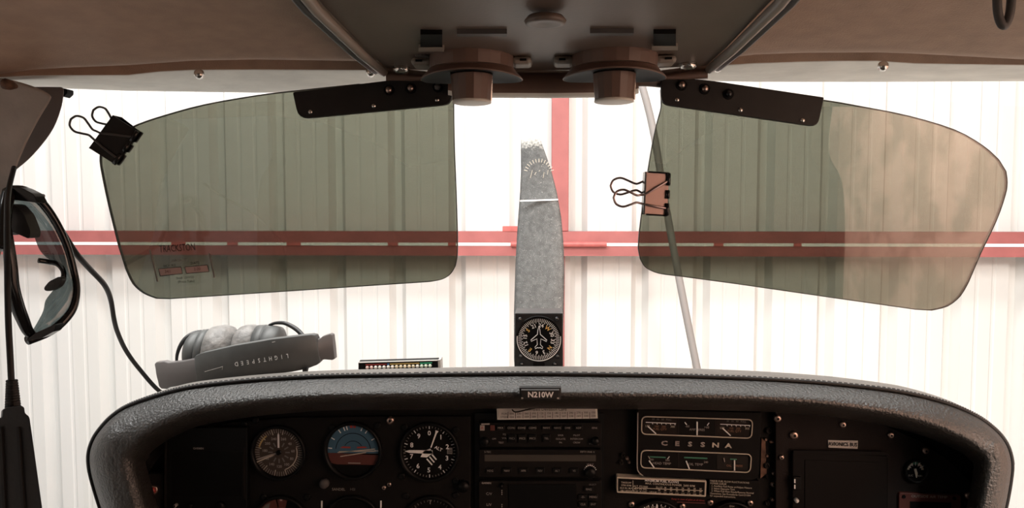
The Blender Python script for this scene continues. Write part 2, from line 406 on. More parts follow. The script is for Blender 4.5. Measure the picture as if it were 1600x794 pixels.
# left door pillar and the window frame behind it
def blob(name, m, pts, Y0, Y1, bevel, parent=None, dx=0):
    fr = [at(x, y, Y0) for x, y in pts]; bk = [at(x - 5, y, Y1) for x, y in pts]
    return MB().prism(fr, bk).build(name, m, parent, smooth=True, bevel=bevel, seg=4)
pl = spline([(-90, 112), (0, 122), (30, 128), (60, 138), (79, 149), (78, 158), (66, 178), (52, 203), (38, 232), (26, 262), (17, 290), (12, 330), (9, 370), (-6, 420), (-40, 520), (-90, 600)], 3)
tag(blob('trim_2', M['pillar'], pl, .60, .66, .008), kind='structure')
pf = spline([(40, 136), (88, 136), (99, 138), (99, 152), (95, 172), (84, 200), (66, 226), (45, 249), (22, 268), (0, 285), (-60, 330), (-60, 136)], 3)
tag(blob('trim_3', mat('grey_window_frame', (.17, .15, .145), .55, bump=.1), pf, .70, .725, .004), kind='structure')
tag(plate('window_clip', M['dark'], round_poly([(97, 138), (105, 139), (105, 146), (98, 152)], 2), .73, .01), 'tiny black clip at the top of the left window frame', 'clip')
for px, py in ((8, 131),):
    c = at(px, py, .585); tag(MB().lathe([(.002, .012), (.004, .006), (.0045, 0), (.002, -.002)], c, 'Y', 12).build('trim_button', M['cork'], smooth=True), 'small worn round button at the head of the left door pillar', 'button')

# screws in the grey windshield trim
scr = MB().lathe([(.0005, -.004), (.0035, -.0035), (.0055, -.001), (.0062, .003)], (0, 0, 0), 'Y', 14, cap=True).build('trim_screw', M['chrome'], world=False, smooth=True)
for i, (px, py, lab) in enumerate(((310, 115.5, 'domed trim screw halfway along the left windshield trim'), (579, 112.5, 'domed trim screw at the left corner of the overhead console'),
                                 (1121, 105, 'domed trim screw at the right corner of the overhead console'), (1381, 103, 'domed trim screw halfway along the right windshield trim'))):
    o = scr if i == 0 else scr.copy()
    if i: COL.objects.link(o)
    o.location = at(px, py, .745 + Yx(px)); o.scale = (.8, .8, .8); tag(o, lab, 'screw', 'screws of the windshield trim')
# coat hook on the right headliner
hp = spline([(1559, -60), (1558, 0), (1560, 24), (1565, 38), (1571, 39), (1577, 24), (1580, 0), (1582, -60)], 4)
tag(MB().tube([at(x, y, .50) for x, y in hp], .0028, 8).build('strap_loop', M['frame'], smooth=True), 'dark strap loop hanging from the right side of the headliner', 'strap')

# ================================================================== OVERHEAD CONSOLE
con = empty('overhead_console', at(853, 100, .70), 'brown plastic overhead console between the two sun visors', 'console')
zc0 = at(853, 107, .70).z
xl, xr = at(603, 106, .70).x, at(1105, 102, .70).x
rows = []
for Yk, z in ((.712, zc0 + .010), (.706, zc0 + .001), (.698, zc0 - .001), (.62, zc0 - .001), (.50, zc0 + .003), (.40, zc0 + .014), (.2, zc0 + .04), (-.2, zc0 + .085)):
    m_ = 22; rows.append([Vector((xl + (xr-xl)*j/m_, Yk + .006*math.cos(math.pi*(j/m_ - .5)), z + .002*abs(2*j/m_-1)**3)) for j in range(m_+1)])
top = [[p + Vector((0, 0, .03)) for p in r] for r in rows]
mb = MB(); mb.loft([r + list(reversed(t)) for r, t in zip(rows, top)], True, True)
mb.build('body', M['console'], con, smooth=True, bevel=.002)
for s, x in ((-1, xl), (1, xr)):                            # pale beads along the long edges
    pts = [Vector((x + s*.0035, Yk, z - .002)) for Yk, z in ((.706, zc0 + .001), (.62, zc0 + .0005), (.50, zc0 + .004), (.40, zc0 + .015), (.2, zc0 + .04), (-.2, zc0 + .085))]
    MB().tube(pts, .0042, 8).build('edge_bead', M['bead'], con, smooth=True)
    pts = [p + Vector((s*.008, 0, .001)) for p in pts]
    MB().tube(pts, .0032, 8).build('edge_channel', M['frame'], con, smooth=True)
# front lip and lower nose
lip_t = [(603, 108), (640, 113), (700, 119), (853, 120), (1000, 118), (1040, 113), (1106, 104)]
lip_b = [(603, 126), (650, 126.5), (700, 126), (1000, 125), (1040, 124.5), (1090, 124), (1106, 122)]
xs = [603, 620, 640, 670, 700, 750, 800, 853, 900, 950, 1000, 1040, 1075, 1100, 1106]
def lrow(tab, dy, Y): return [at(x, lerp_tab(tab, x) + dy, Y) for x in xs]
MB().loft([lrow(lip_t, -4, .745), lrow(lip_t, 0, .716), lrow(lip_t, 4, .708), lrow(lip_b, -4, .706), lrow(lip_b, 0, .712), lrow(lip_b, 2, .745)]).build('front_lip', M['lampb'], con, smooth=True)
xs = [700, 712, 740, 770, 800, 853, 900, 940, 970, 990, 998]
nt_ = [(700, 116), (998, 116)]; nb = [(700, 141), (712, 143), (760, 145), (853, 145.5), (940, 144.5), (985, 142), (998, 138)]
MB().loft([lrow(nt_, -6, .74), lrow(nt_, 0, .703), lrow(nb, -6, .698), lrow(nb, 0, .700)]).build('nose', M['lampb'], con, smooth=True)
MB().loft([lrow(nb, 0, .700), lrow(nb, 5, .702), lrow(nb, 7.5, .708), lrow(nb, 8, .745)]).build('nose_lit_edge', M['trimgrey'], con, smooth=True)  # pale edge: light from the windshield painted into its colour
# recess shade painted as black blocks; slots, dome and screws of the console face
def con_pt(px, py):
    d = at(px, py, 1.0); t = (zc0 - .0015) / d.z; p = d * t; return p
for x0, y0, x1, y1 in ((657, 53, 691, 73), (1021, 52, 1056, 71)):
    q = [con_pt(*p) for p in ((x0, y0), (x1, y0), (x1, y1), (x0, y1))]
    MB().prism([p + Vector((0, 0, -.0004)) for p in q], [p + Vector((0, 0, .012)) for p in q]).build('recess_shade', M['dark'], con)
    q2 = [con_pt(*p) for p in ((x0-3, y1), (x1+3, y1), (x1+3, y1+6), (x0-3, y1+6))]
    MB().prism([p + Vector((0, 0, -.001)) for p in q2], [p + Vector((0, 0, .004)) for p in q2]).build('recess_lip', M['bead'], con, bevel=.0005)
for x0, x1, y in ((714, 792, 54), (922, 990, 53)):
    q = [con_pt(*p) for p in ((x0, y-2.5), (x1, y-2.5), (x1, y+2), (x0, y+2))]
    MB().prism([p + Vector((0, 0, -.0006)) for p in q], [p + Vector((0, 0, .004)) for p in q]).build('slot', M['frame'], con)
c = con_pt(852, 28)
MB().lathe([(.012, .001), (.0145, -.002), (.0135, -.004), (.010, -.0045), (.004, -.003)], c, 'Z', 24).build('dome_button', M['console'], con, smooth=True)
s0 = None
for px, py in ((627, 108), (1075, 102)):
    c = con_pt(px, py); c.y = min(c.y, .70)
    MB().lathe([(.008, .003), (.0078, -.001), (.006, -.0035), (.003, -.0042), (.0005, -.0044)], c, 'Z', 16).build('screw', M['chrome'], con, smooth=True)
c = con_pt(660, 88); MB().lathe([(.006, .001), (.006, -.0006), (.001, -.0006)], c, 'Z', 12).build('plug', M['frame'], con)

# two swivel map lamps under the console
def lamp():
    r = empty('map_lamp', (0, 0, 0)); u = U(.645)
    MB().lathe([(66*u, .004), (66*u, -3*u), (65*u, -18*u)], (0, 0, 0), 'Z', 22, a0=.1).build('housing', M['lampb'], r, world=False)
    # skirt with the shade of its shallow underside painted dark, drooping at both sides
    n = 36
    def ring(rr, h): return [(rr*u*math.cos(2*math.pi*k/n), .80*rr*u*math.sin(2*math.pi*k/n), (h - (3 if rr > 70 else 0)*math.cos(4*math.pi*k/n))*u) for k in range(n)]
    MB().loft([ring(*q) for q in ((65.5, -16), (70, -23), (78, -28.5), (79.5, -30.5), (78, -31.5))], True).build('skirt', M['lampb'], r, world=False, smooth=True)
    MB().loft([ring(*q) for q in ((78, -31.5), (70, -29.5), (52, -26), (33, -25))], True).build('skirt_shade', M['dark'], r, world=False, smooth=True)
    MB().lathe([(33*u, -27*u), (31.5*u, -45*u), (30*u, -66*u)], (0, 0, 0), 'Z', 16, a0=.2).build('barrel', M['lampb'], r, world=False)
    MB().lathe([(30.2*u, -65.6*u), (30.5*u, -69*u), (27*u, -70*u), (1*u, -70.5*u)], (0, 0, 0), 'Z', 24).build('lens_ring', M['ivory'], r, world=False, smooth=True)
    for s in (-1, 1):
        e = MB(); e.box((s*78*u, .004, -6*u), (30*u, .022, 12*u)); e.build('mounting_ear', M['bead'], r, world=False, bevel=.003)
        e = MB(); e.box((s*80*u, -.0078, -6*u), (10*u, .002, 3*u)); e.build('ear_slot', M['dark'], r, world=False)
    MB().tube([(31*u, -.002, -32*u), (30*u, -.002, -66*u)], .0011, 6).build('highlight_rib', M['chrome'], r, world=False)
    return r
for i, (px, lab) in enumerate(((737, 'brown fluted map lamp under the console next to the left visor'), (960, 'brown fluted map lamp under the console next to the right visor'))):
    o = lamp(); p = at(px, 82, .645); o.location = p; o.location.z = zc0 - .001
    tag(o, lab, 'lamp', 'map lamps under the overhead console')

# ================================================================== SUN VISORS
YV = .72
def visor(name, label, outline, plate_pts, plate_r, rivets, knobs, rod):
    c = [Vector(at(*p, YV)) for p in plate_pts]; base = sum(c, Vector()) / len(c)
    r = empty(name, base, label, 'sun visor', 'tinted sun visors')
    fr = [at(x, y, YV) for x, y in outline]; th = Vector((0, .003, 0)); n = len(fr)
    cm = sum(fr, Vector()) / n; mb = MB()
    mb.add(fr + [cm], [(i, (i+1) % n, n) for i in range(n)]); mb.add([p + th for p in fr] + [cm + th], [((i+1) % n, i, n) for i in range(n)])
    mb.build('tinted_panel', M['visor'], r)
    rim = MB(); cx = sum(fr, Vector()) / n
    rim.loft([[p + (p - cx).normalized()*.0004 - th*.1 for p in fr] + [fr[0] + (fr[0]-cx).normalized()*.0004 - th*.1],
              [p + (p - cx).normalized()*.0004 + th*1.1 for p in fr] + [fr[0] + (fr[0]-cx).normalized()*.0004 + th*1.1]])
    rim.build('panel_edge', M['edge'], r, solid=.0007)
    pp_ = round_poly(plate_pts, plate_r, 4)
    plate('mount_plate', M['blackplate'], pp_, YV - .006, .0055, r, bevel=.0007)
    for x, y in rivets:
        MB().lathe([(.0024, .001), (.0022, -.0009), (.001, -.0016), (.0003, -.0017)], at(x, y, YV - .0061), 'Y', 10).build('rivet', M['chrome'], r, smooth=True)
    for x, y, m_ in knobs:
        MB().lathe([(.0055, .001), (.005, -.001)], at(x, y, YV - .0062), 'Y', 12).build('washer', M['dark'], r)
        MB().lathe([(.0033, 0), (.003, -.003), (.0016, -.0045), (.0003, -.0047)], at(x, y, YV - .007), 'Y', 12).build('pivot_bolt', m_, r, smooth=True)
    MB().tube([at(x, y, Y) for x, y, Y in rod], .0045, 10).build('pivot_rod', M['console'], r, smooth=True)
    return r
lo = spline([(708, 140), (709, 220), (712, 300), (714, 370), (713.5, 402)], 3) + spline([(711, 415), (703, 428), (690, 436), (670, 440)], 3) + [(600, 444.5), (480, 452.5), (350, 461), (265, 466.5)] \
   + spline([(245, 466), (225, 458), (208, 443), (197, 420)], 3) + spline([(186, 385), (170, 320), (158, 262), (157, 243)], 3) + spline([(163, 228), (180, 213), (215, 195), (260, 180), (320, 164), (400, 150), (457, 143), (560, 132)], 3)
visor('sun_visor', 'dark green tinted visor with a printed service sticker near its lower corner', lo,
      [(457, 144), (604, 126), (706, 117), (706, 163), (466, 186)], [4, 1, 3, 14, 16],
      [(485, 175), (584, 165.5), (683, 156)], [(608, 141, M['brass']), (642, 138, M['brass']), (684, 136, M['frame'])],
      [(690, 130, .722), (712, 128, .722), (735, 126, .71)])
ro = [(1033, 140), (1034, 165)] + spline([(1033, 172), (1022, 215), (1008, 300), (1000, 360), (998, 388)], 3) + spline([(1001, 404), (1010, 418), (1030, 427), (1060, 431)], 3) + [(1150, 443), (1300, 464.5), (1430, 483)] \
   + spline([(1455, 484.5), (1480, 478), (1500, 462), (1513, 440)], 3) + spline([(1532, 395), (1556, 345), (1570, 305), (1573, 285), (1571, 268)], 3) + spline([(1560, 250), (1535, 228), (1490, 203), (1420, 182), (1350, 168), (1290, 157.5), (1200, 146)], 3)
visor('sun_visor', 'tinted visor with a tan sheen and a rose binder clip on its edge', ro,
      [(1033, 122), (1100, 124), (1288, 152), (1278, 198), (1033, 163)], [4, 30, 3, 12, 14],
      [(1058, 156), (1157, 172), (1254, 188)], [(1065, 133, M['brass']), (1101, 139, M['brass']), (1138, 147, M['blackgloss'])],
      [(985, 127, .715), (1015, 128, .722), (1045, 131, .722)])
# worn corner of the right plate
# ------------------------------------------------------------------ service sticker on the left visor
st = empty('service_sticker', at(287, 420, YV - .001), 'clear printed service sticker with two pink boxes on the left visor', 'sticker')
plate('film', M['film'], [(236, 388), (330, 378), (340, 440), (246, 452)], YV - .0012, .0008, st)
YS = YV - .0016
text('TRACKSTON', M['dark'], at(277, 388, YS), 12*U(YS)*1.35, st, rz=3.5, squash=.62)
text('AIRCRAFT', M['dim'], at(281, 407, YS), 6*U(YS), st, rz=4)
text('HOURS', M['dark'], at(265, 415.5, YS), 6.2*U(YS), st, rz=4); text('DATE', M['dark'], at(305, 411.5, YS), 6.2*U(YS), st, rz=4)
for q in ([(247, 420), (283, 416.5), (285.5, 428), (250, 432)], [(288, 417), (324, 413.5), (327, 425), (291, 428)]):
    plate('box_outline', M['dark'], q, YS, .0003, st); cx_ = sum(p[0] for p in q)/4; cy_ = sum(p[1] for p in q)/4
    plate('pink_box', M['pink'], [(cx_ + (x-cx_)*.95, cy_ + (y-cy_)*.84) for x, y in q], YS - .0003, .0003, st)
text('341', M['maroon'], at(262, 424.5, YS - .0006), 7*U(YS), st, rz=4); text('2-20', M['maroon'], at(308, 420.5, YS - .0006), 6*U(YS), st, rz=4)
text('Shell 15W50', M['dark'], at(289, 434, YS), 5.6*U(YS), st, rz=4); text('(Press Tabs)', M['dark'], at(291, 440, YS), 5.6*U(YS), st, rz=4)
for x0, y0, x1, y1 in ((234, 390, 246, 440), (327, 396, 335, 434)):
    MB().tube([at(x0, y0, YS), at(x1, y1, YS)], .0008, 5).build('film_crease', M['dim'], st)

# ------------------------------------------------------------------ binder clips
def clip(label, spine_a, spine_b, jaw_a, jaw_b, face, sep, tilt):
    A, B, C_, D_ = [at(*p, YV) for p in (spine_a, spine_b, jaw_a, jaw_b)]
    o = (A + B)/2; L = (B - A).length; u_ = (B - A).normalized(); v_ = ((C_ + D_)/2 - o); D = v_.length; v_.normalize(); n_ = Vector((0, -1, 0))
    r = empty('binder_clip', o, label, 'binder clip', 'binder clips on the visors')
    P = lambda a, b, c: o + u_*a + v_*b + n_*c - Vector((0, -.0015, 0))
    h = L/2
    for s, nm, m_ in ((1, 'front_jaw', face), (-1, 'back_jaw', M['blackgloss'])):
        a = [P(-h, 0, s*.0075), P(h, 0, s*.0075), P(h, D, s*.0027), P(-h, D, s*.0027)]
        MB().prism(a, [p - n_*s*.0006 for p in a]).build(nm, m_, r)
        for q0, q1 in ((-h, -h*.42), (-h*.2, h*.2), (h*.42, h)):
            MB().tube([P(q0, D - .0005, s*.0038), P(q1, D - .0005, s*.0038)], .0022, 8).build('rolled_edge', M['blackgloss'], r, smooth=True)
    a = [P(-h, 0, -.0078), P(h, 0, -.0078), P(h, 0, .0078), P(-h, 0, .0078)]
    MB().prism(a, [p - v_*.0009 for p in a]).build('spine', M['blackgloss'], r)
    if face is not M['blackgloss']:
        for q0, q1 in (((-h, .0, .0081), (h, 0, .0081)), ((-h, .002, .0078), (-h, D, .003)), ((h, .002, .0078), (h, D, .003))):
            MB().tube([P(*q0), P(*q1)], .0009, 6).build('black_border', M['blackgloss'], r)
    for s in (1, -1):
        k = 1 if s > 0 else sep[2]
        off = sep[0] if s > 0 else sep[1]
        path = [(-.33*L, D*.97, .0042), (-.22*L + off*.5, D*.4, .0075), (-.10*L + off, -.0035, .0100 + tilt), (-.085*L + off, -.008, .011 + tilt), (-.15*L + off, -.0145, .012 + tilt), (-.20*L + off, -.021, .0125 + tilt), (-.14*L + off, -.0275, .013 + tilt), (off, -.030, .013 + tilt)]
        half = spline(path, 4); other = [(2*off*min(1, 1) - a if False else -a + 2*off*max(0, min(1, (D - b)/D)), b, c) for a, b, c in half[::-1]]
        MB().tube([P(a, b*k if b < 0 else b, s*c) for a, b, c in half + other[1:]], .0011, 8).build('wire_handle', M['wire'] if face is not M['blackgloss'] else M['frame'], r, smooth=True)
    return r
clip('black binder clip with dark wire handles on the corner of the left visor', (146, 233), (183, 182), (180, 256), (218, 207), M['blackgloss'], (-.006, .009, 1.0), -.002)
clip('rose faced binder clip with steel handles on the edge of the right visor', (1005, 335), (1008, 269), (1041, 334), (1046, 274), M['rose_glint'], (-.006, .006, 1.05), -.002)

# ================================================================== GLARESHIELD
pip = [(235, 980), (196, 900), (170, 835), (157, 794), (148, 765), (141, 738), (139, 712), (145, 690), (157, 671), (176, 651), (203, 634), (250, 617.5), (305, 604.5), (400, 594.5), (500, 589), (600, 587), (740, 585.5), (842, 585), (1000, 587), (1100, 589.5), (1200, 593.5), (1300, 600.5), (1400, 612), (1470, 628), (1520, 648), (1552, 670), (1572, 694), (1580.5, 722), (1579, 750), (1571, 794), (1560, 835), (1540, 900), (1510, 980)]
PIP = spline(pip, 6)
def inward(i, pts):
    a, b = Vector(pts[max(i-1, 0)]), Vector(pts[min(i+1, len(pts)-1)]); t = (b - a).normalized(); return Vector((-t.y, t.x))
wid = lambda x: lerp_tab([(139, 95), (180, 92), (250, 74), (300, 66), (400, 60), (500, 57), (842, 58), (1000, 57), (1200, 54), (1300, 54), (1400, 60), (1500, 66), (1580, 64)], x)
topstrip = lambda x: lerp_tab([(150, 1), (260, 6), (305, 7.5), (400, 8.5), (500, 9.5), (700, 11.5), (842, 12.5), (1000, 13.5), (1100, 13), (1300, 12), (1400, 10), (1480, 6), (1540, 1.5), (1580, .5)], x)
YSIDE = [(0, .824), (.02, .806), (.1, .791), (.2, .785), (.3, .782), (.54, .7825), (.68, .788), (.77, .800), (.86, .82), (.92, .84), (.93, .885)]
def sect(frac, Y, extra=0, roll=False):
    out = []
    for i, p in enumerate(PIP):
        nv = inward(i, PIP); q = Vector(p) + nv * (frac * wid(p[0]) + extra); k = max(0, min(1, (abs(nv.y) - .6)/.4))
        out.append(at(q.x, q.y, Y*k + lerp_tab(YSIDE, frac)*(1-k) if roll else Y))
    return out
s_top = []
for i, p in enumerate(PIP):
    q = Vector(p) - inward(i, PIP) * topstrip(p[0]); s_top.append(at(q.x, q.y, .90))
s_far = [Vector((p.x*.84, 1.30, p.z*1.46 - .004)) for p in s_top]
s_mid = [Vector((p.x*.95, 1.03, p.z*1.15 - .001)) for p in s_top]
gs = empty('glareshield', at(842, 600, .85), 'padded black vinyl glareshield arching over the instrument panel', 'glareshield')
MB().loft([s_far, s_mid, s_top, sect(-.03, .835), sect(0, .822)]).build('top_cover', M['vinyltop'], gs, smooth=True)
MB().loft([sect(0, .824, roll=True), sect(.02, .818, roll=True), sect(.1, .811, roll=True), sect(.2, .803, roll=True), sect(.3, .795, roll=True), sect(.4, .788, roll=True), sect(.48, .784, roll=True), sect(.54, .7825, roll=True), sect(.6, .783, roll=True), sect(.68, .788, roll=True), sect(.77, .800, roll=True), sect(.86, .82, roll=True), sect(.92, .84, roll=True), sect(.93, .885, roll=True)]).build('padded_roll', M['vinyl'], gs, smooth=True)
MB().tube(sect(-.01, .817), .0021, 6).build('piping', M['rubber'], gs, smooth=True)
# stitches beside the piping
sp = sect(0, .829, -4); st_ = MB()
for i in range(30, len(sp) - 30):
    for k in range(2):
        a = sp[i].lerp(sp[i+1], k/2 + .08); b = sp[i].lerp(sp[i+1], k/2 + .38); st_.tube([a, b], .0006, 4)
tag(st_.build('stitching', M['frame'], gs), kind='stuff')

# ================================================================== INSTRUMENT PANEL
YPN = .885
pan = empty('instrument_panel', at(860, 900, YPN), 'black instrument panel under the padded glareshield', 'instrument panel')
pf_ = sect(.90, YPN)
MB().prism(pf_, [p + Vector((0, .004, 0)) for p in pf_]).build('panel_face', M['panel'], pan)
# inner lighter valance under the brow on the left and right
def strip_px(name, m_, upper, lower, Y, th=.004, parent=pan, **kw):
    return plate(name, m_, list(upper) + list(reversed(lower)), Y, th, parent, **kw)
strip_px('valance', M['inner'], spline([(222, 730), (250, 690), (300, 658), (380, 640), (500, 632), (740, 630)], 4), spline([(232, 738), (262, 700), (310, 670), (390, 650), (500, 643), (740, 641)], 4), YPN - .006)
strip_px('flight_panel', M['panel'], [(262, 900), (262, 706), (300, 676), (360, 660), (450, 653), (600, 651), (735, 651)], [(735, 900)], YPN - .008, .006, bevel=.001)
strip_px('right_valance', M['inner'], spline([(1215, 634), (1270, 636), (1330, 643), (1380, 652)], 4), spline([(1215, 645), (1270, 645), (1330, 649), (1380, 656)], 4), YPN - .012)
strip_px('right_panel', M['panel2'], [(1212, 900), (1212, 644), (1260, 643), (1320, 650), (1380, 663), (1440, 691), (1480, 717), (1521, 757), (1521, 900)], [], YPN - .010, .006, bevel=.001)
# screws of the panel
psc = MB().lathe([(.0045, .002), (.0045, -.0012), (.0036, -.0024), (.0024, -.0028)], (0, 0, 0), 'Y', 14).build('panel_screw', M['brass'], pan, world=False, smooth=True)
soc = MB().lathe([(.0017, 0), (.0016, -.0031), (.0003, -.0031)], (0, 0, 0), 'Y', 6).build('socket', M['dark'], psc, world=False)
pl_ = wloc(pan)
for i, (x, y, s) in enumerate(((335, 671.5, 1), (610, 657, 1.1), (711, 634.5, .8), (725.5, 760, 1.1), (1215, 654, 1), (1317, 663.5, .9), (1392, 680, .9), (1446, 704.5, .9), (1513, 774.5, 1), (1240.5, 680, 1.15), (600, 762, .6), (608, 757, .6), (245, 743, .6), (1208, 757, .7), (1209, 740, .5), (987, 788, .9), (1066, 791, .9), (1110, 785, .9), (1172, 786, .9), (1221, 715, .7))):
    o = psc if i == 0 else copy_tree(psc, pan)
    Yk = YPN - .009 if x < 736 else (YPN - .011 if x > 1210 else YPN - .001)
    o.location = at(x, y, Yk) - pl_; o.scale = (s, s, s)

# ------------------------------------------------------------------ round instruments
class Dial:
    def __init__(s, name, label, cx, cy, r, Y=YPN - .009, bez=1.13, dialm=None):
        s.o = empty(name, at(cx, cy, Y), label, 'gauge', 'round gauges of the flight panel'); s.r = r*U(Y)*1.0; s.cx, s.cy, s.Y = cx, cy, Y
        R_ = s.r
        MB().lathe([(R_*bez, .004), (R_*bez, -.004), (R_*(bez-.03), -.006), (R_*1.0, -.004), (R_*.985, .001)], (0, 0, 0), 'Y', 48, cap=False).build('bezel', M['bezel'], s.o, world=False, smooth=True)
        s.d = MB().lathe([(R_*1.0, .0008), (R_*1.0, .0), (R_*.001, .0)], (0, 0, 0), 'Y', 48).build('dial', dialm or M['dial'], s.o, world=False)
    def ticks(s, angs, r0, r1, w_, m_, name='tick_marks', y=-.0004):
        mb = MB()
        for a in angs:
            a = R(a); d = Vector((math.sin(a), 0, math.cos(a))); t = Vector((math.cos(a), 0, -math.sin(a)))
            q = [d*r0*s.r - t*w_*s.r/2, d*r1*s.r - t*w_*s.r/2, d*r1*s.r + t*w_*s.r/2, d*r0*s.r + t*w_*s.r/2]
            mb.prism([p + Vector((0, y, 0)) for p in q], [p + Vector((0, y + .0003, 0)) for p in q])
        return mb.build(name, m_, s.d, world=False)
    def arc(s, a0, a1, r0, r1, m_, name='arc', y=-.0003, n=24):
        p = [(math.sin(R(a0 + (a1-a0)*k/n))*r1*s.r, math.cos(R(a0 + (a1-a0)*k/n))*r1*s.r) for k in range(n+1)] + \
            [(math.sin(R(a1 + (a0-a1)*k/n))*r0*s.r, math.cos(R(a1 + (a0-a1)*k/n))*r0*s.r) for k in range(n+1)]
        return MB().flat(p, y, y + .0002).build(name, m_, s.d, world=False)
    def num(s, t, a, r, size, m_, rz=0):
        return text(t, m_, (math.sin(R(a))*r*s.r, -.0005, math.cos(R(a))*r*s.r), size*s.r, s.d, name='numeral', rz=rz, world=False, bold=.015)
    def hand(s, a, pts, m_, name='pointer', y=-.0016):
        a = R(a); d = Vector((math.sin(a), 0, math.cos(a))); t = Vector((math.cos(a), 0, -math.sin(a)))
        q = [d*p[1]*s.r + t*p[0]*s.r + Vector((0, y, 0)) for p in pts]
        return MB().prism(q, [p + Vector((0, .0005, 0)) for p in q]).build(name, m_, s.o, world=False)
    def poly(s, pts, m_, name, y=-.0006):
        return MB().flat([(p[0]*s.r, p[1]*s.r) for p in pts], y, y + .0003).build(name, m_, s.d, world=False)
# airspeed
d = Dial('airspeed_indicator', 'round airspeed gauge with brown dial and cream scale beside the blue attitude gauge', 436, 707, 40, dialm=M['dialbrown'])
d.ticks([i*6 for i in range(60)], .80, .98, .02, M['mid']); d.ticks([i*30 + 12 for i in range(12)], .74, .98, .035, M['cream'])
d.arc(285, 322, .80, .86, M['yellow']); d.arc(75, 160, .72, .76, M['cream'])
for k in range(11): d.num(['260', '40', '60', '80', '100', '120', '140', '160', '180', '200', '240'][k], 20 + k*32, .58, .15, M['mid'])
d.ticks([i*30 for i in range(12)], .26, .44, .05, M['dim'], 'inner_scale')
d.hand(0, [(-.035, .2), (-.035, .72), (0, .82), (.035, .72), (.035, .2)], M['white']); d.hand(252, [(-.03, -.1), (-.03, .9), (.03, .9), (.03, -.1)], M['mid']); d.hand(246, [(-.025, .2), (-.025, .98), (.025, .98), (.025, .2)], M['cream'], 'bug')
MB().lathe([(d.r*.10, 0), (d.r*.09, -.003), (.0003, -.003)], (0, 0, 0), 'Y', 16).build('hub', M['dial'], d.o, world=False)
# attitude
d = Dial('attitude_indicator', 'round attitude gauge with blue sky and maroon ground halves', 552, 704, 42)
sky = [(math.cos(R(a)), math.sin(R(a))) for a in range(-6, 187, 8)]
d.poly(sky, M['blue'], 'sky_half', -.0003)
gnd = [(math.cos(R(a)), math.sin(R(a))) for a in range(186, 214, 8)] + [(-.62, -.55), (.55, -.55)] + [(math.cos(R(a)), math.sin(R(a))) for a in range(326, 355, 8)]
d.poly(gnd, M['maroon'], 'ground_half', -.0003)
d.arc(-85, 85, .66, .685, M['dial'], 'sky_ring', -.0006); d.arc(-60, 60, .36, .38, M['dial'], 'sky_ring', -.0006)
d.ticks([-60, -35, -22, -15, 22, 60, 90, -85, 35], .82, .97, .04, M['white']); d.ticks([-4, 4], .88, .99, .09, M['redp'], 'red_index')
d.poly([(-.5, .10), (-.1, .09), (-.1, .15), (-.4, .16)], M['redp'], 'wing_mark', -.001); d.poly([(.15, .09), (.55, .12), (.45, .17), (.15, .15)], M['redp'], 'wing_mark', -.001)
for z0, z1, x0, x1 in ((-.10, .06, -.6, .85), (-.06, -.02, -.55, .85), (-.25, -.08, -.5, .5)):
    d.poly([(x0, z0), (x1, z1), (x1, z1 + .03), (x0, z0 + .03)], M['cream'], 'ground_line', -.001)
d.poly([(-.2, -.5), (.28, -.5), (.28, -.47), (-.2, -.47)], M['mid'], 'index_bar', -.001)
MB().lathe([(.006, 0), (.0055, -.006), (.001, -.0065)], (-.035, -.002, -.040), 'Y', 16).build('knob', M['frame'], d.o, world=False, smooth=True)
# altimeter
d = Dial('altimeter', 'round black altimeter with white numerals and tapered white hands', 671, 706, 43)
for k in range(10):
    d.num(str(k), k*36 + (2 if k else 0), .70, .25, M['white'])
d.ticks([i*7.2 for i in range(50) if i % 5], .90, .97, .02, M['mid']); d.ticks([i*36 for i in range(10)], .86, .98, .03, M['white'])
d.num('ALT', 70, .36, .17, M['white'], rz=-25)
d.hand(271, [(-.07, -.12), (-.05, .75), (0, .92), (.05, .75), (.07, -.12)], M['white']); d.hand(240, [(-.10, -.1), (-.13, .18), (0, .38), (.13, .18), (.10, -.1)], M['white'])
d.hand(20, [(-.02, .18), (-.03, .75), (-.06, .86), (.06, .86), (.03, .75), (.02, .18)], M['white'])
for k in range(3): d.poly([(-.12 + .1*k, -.28 + .08*k), (-.08 + .1*k, -.25 + .08*k), (.12 + .08*k, -.48 + .1*k), (.08 + .08*k, -.51 + .1*k)], M['white'], 'hatch_stripe')
d.poly([(.66, -.08), (.86, -.08), (.86, .16), (.66, .16)], M['dim'], 'pressure_window', -.0002)
d.ticks([96, 101, 90, 85], .7, .84, .02, M['dial'], 'pressure_scale', -.0006)
MB().lathe([(.007, 0), (.0065, -.008), (.001, -.0085)], (.042, -.002, -.040), 'Y', 18).build('knob', M['bezel'], d.o, world=False, smooth=True)
# lower, cut by the frame
d = Dial('heading_indicator', 'round gauge with a maroon sector below the airspeed gauge', 440, 816, 40)
d.poly([(math.cos(R(a)), math.sin(R(a))) for a in range(75, 151, 8)] + [(-.4, .3), (.1, .3)], M['maroon'], 'red_sector', -.0003)
d.arc(-35, 20, .55, .6, M['mid']); d.arc(-14, -10, .2, .98, M['cream'], 'divider'); d.ticks([0], .88, .98, .1, M['pink'], 'index'); d.poly([(-1*.9, .4), (-.55, .4), (-.45, .8), (-.65, .7)], M['dim'], 'grey_sector')
d = Dial('vertical_speed_indicator', 'round climb gauge with dim numerals below the altimeter', 675, 820, 43)
d.num('5', -48, .82, .2, M['mid']); d.num('T', -4, .86, .22, M['mid']); d.num('1', 42, .8, .18, M['dim']); d.ticks(range(-90, 91, 8), .88, .97, .025, M['dim'])
d = Dial('turn_coordinator', 'dark round gauge under the attitude gauge', 552, 818, 42)
for x in (502, 595):
    pass
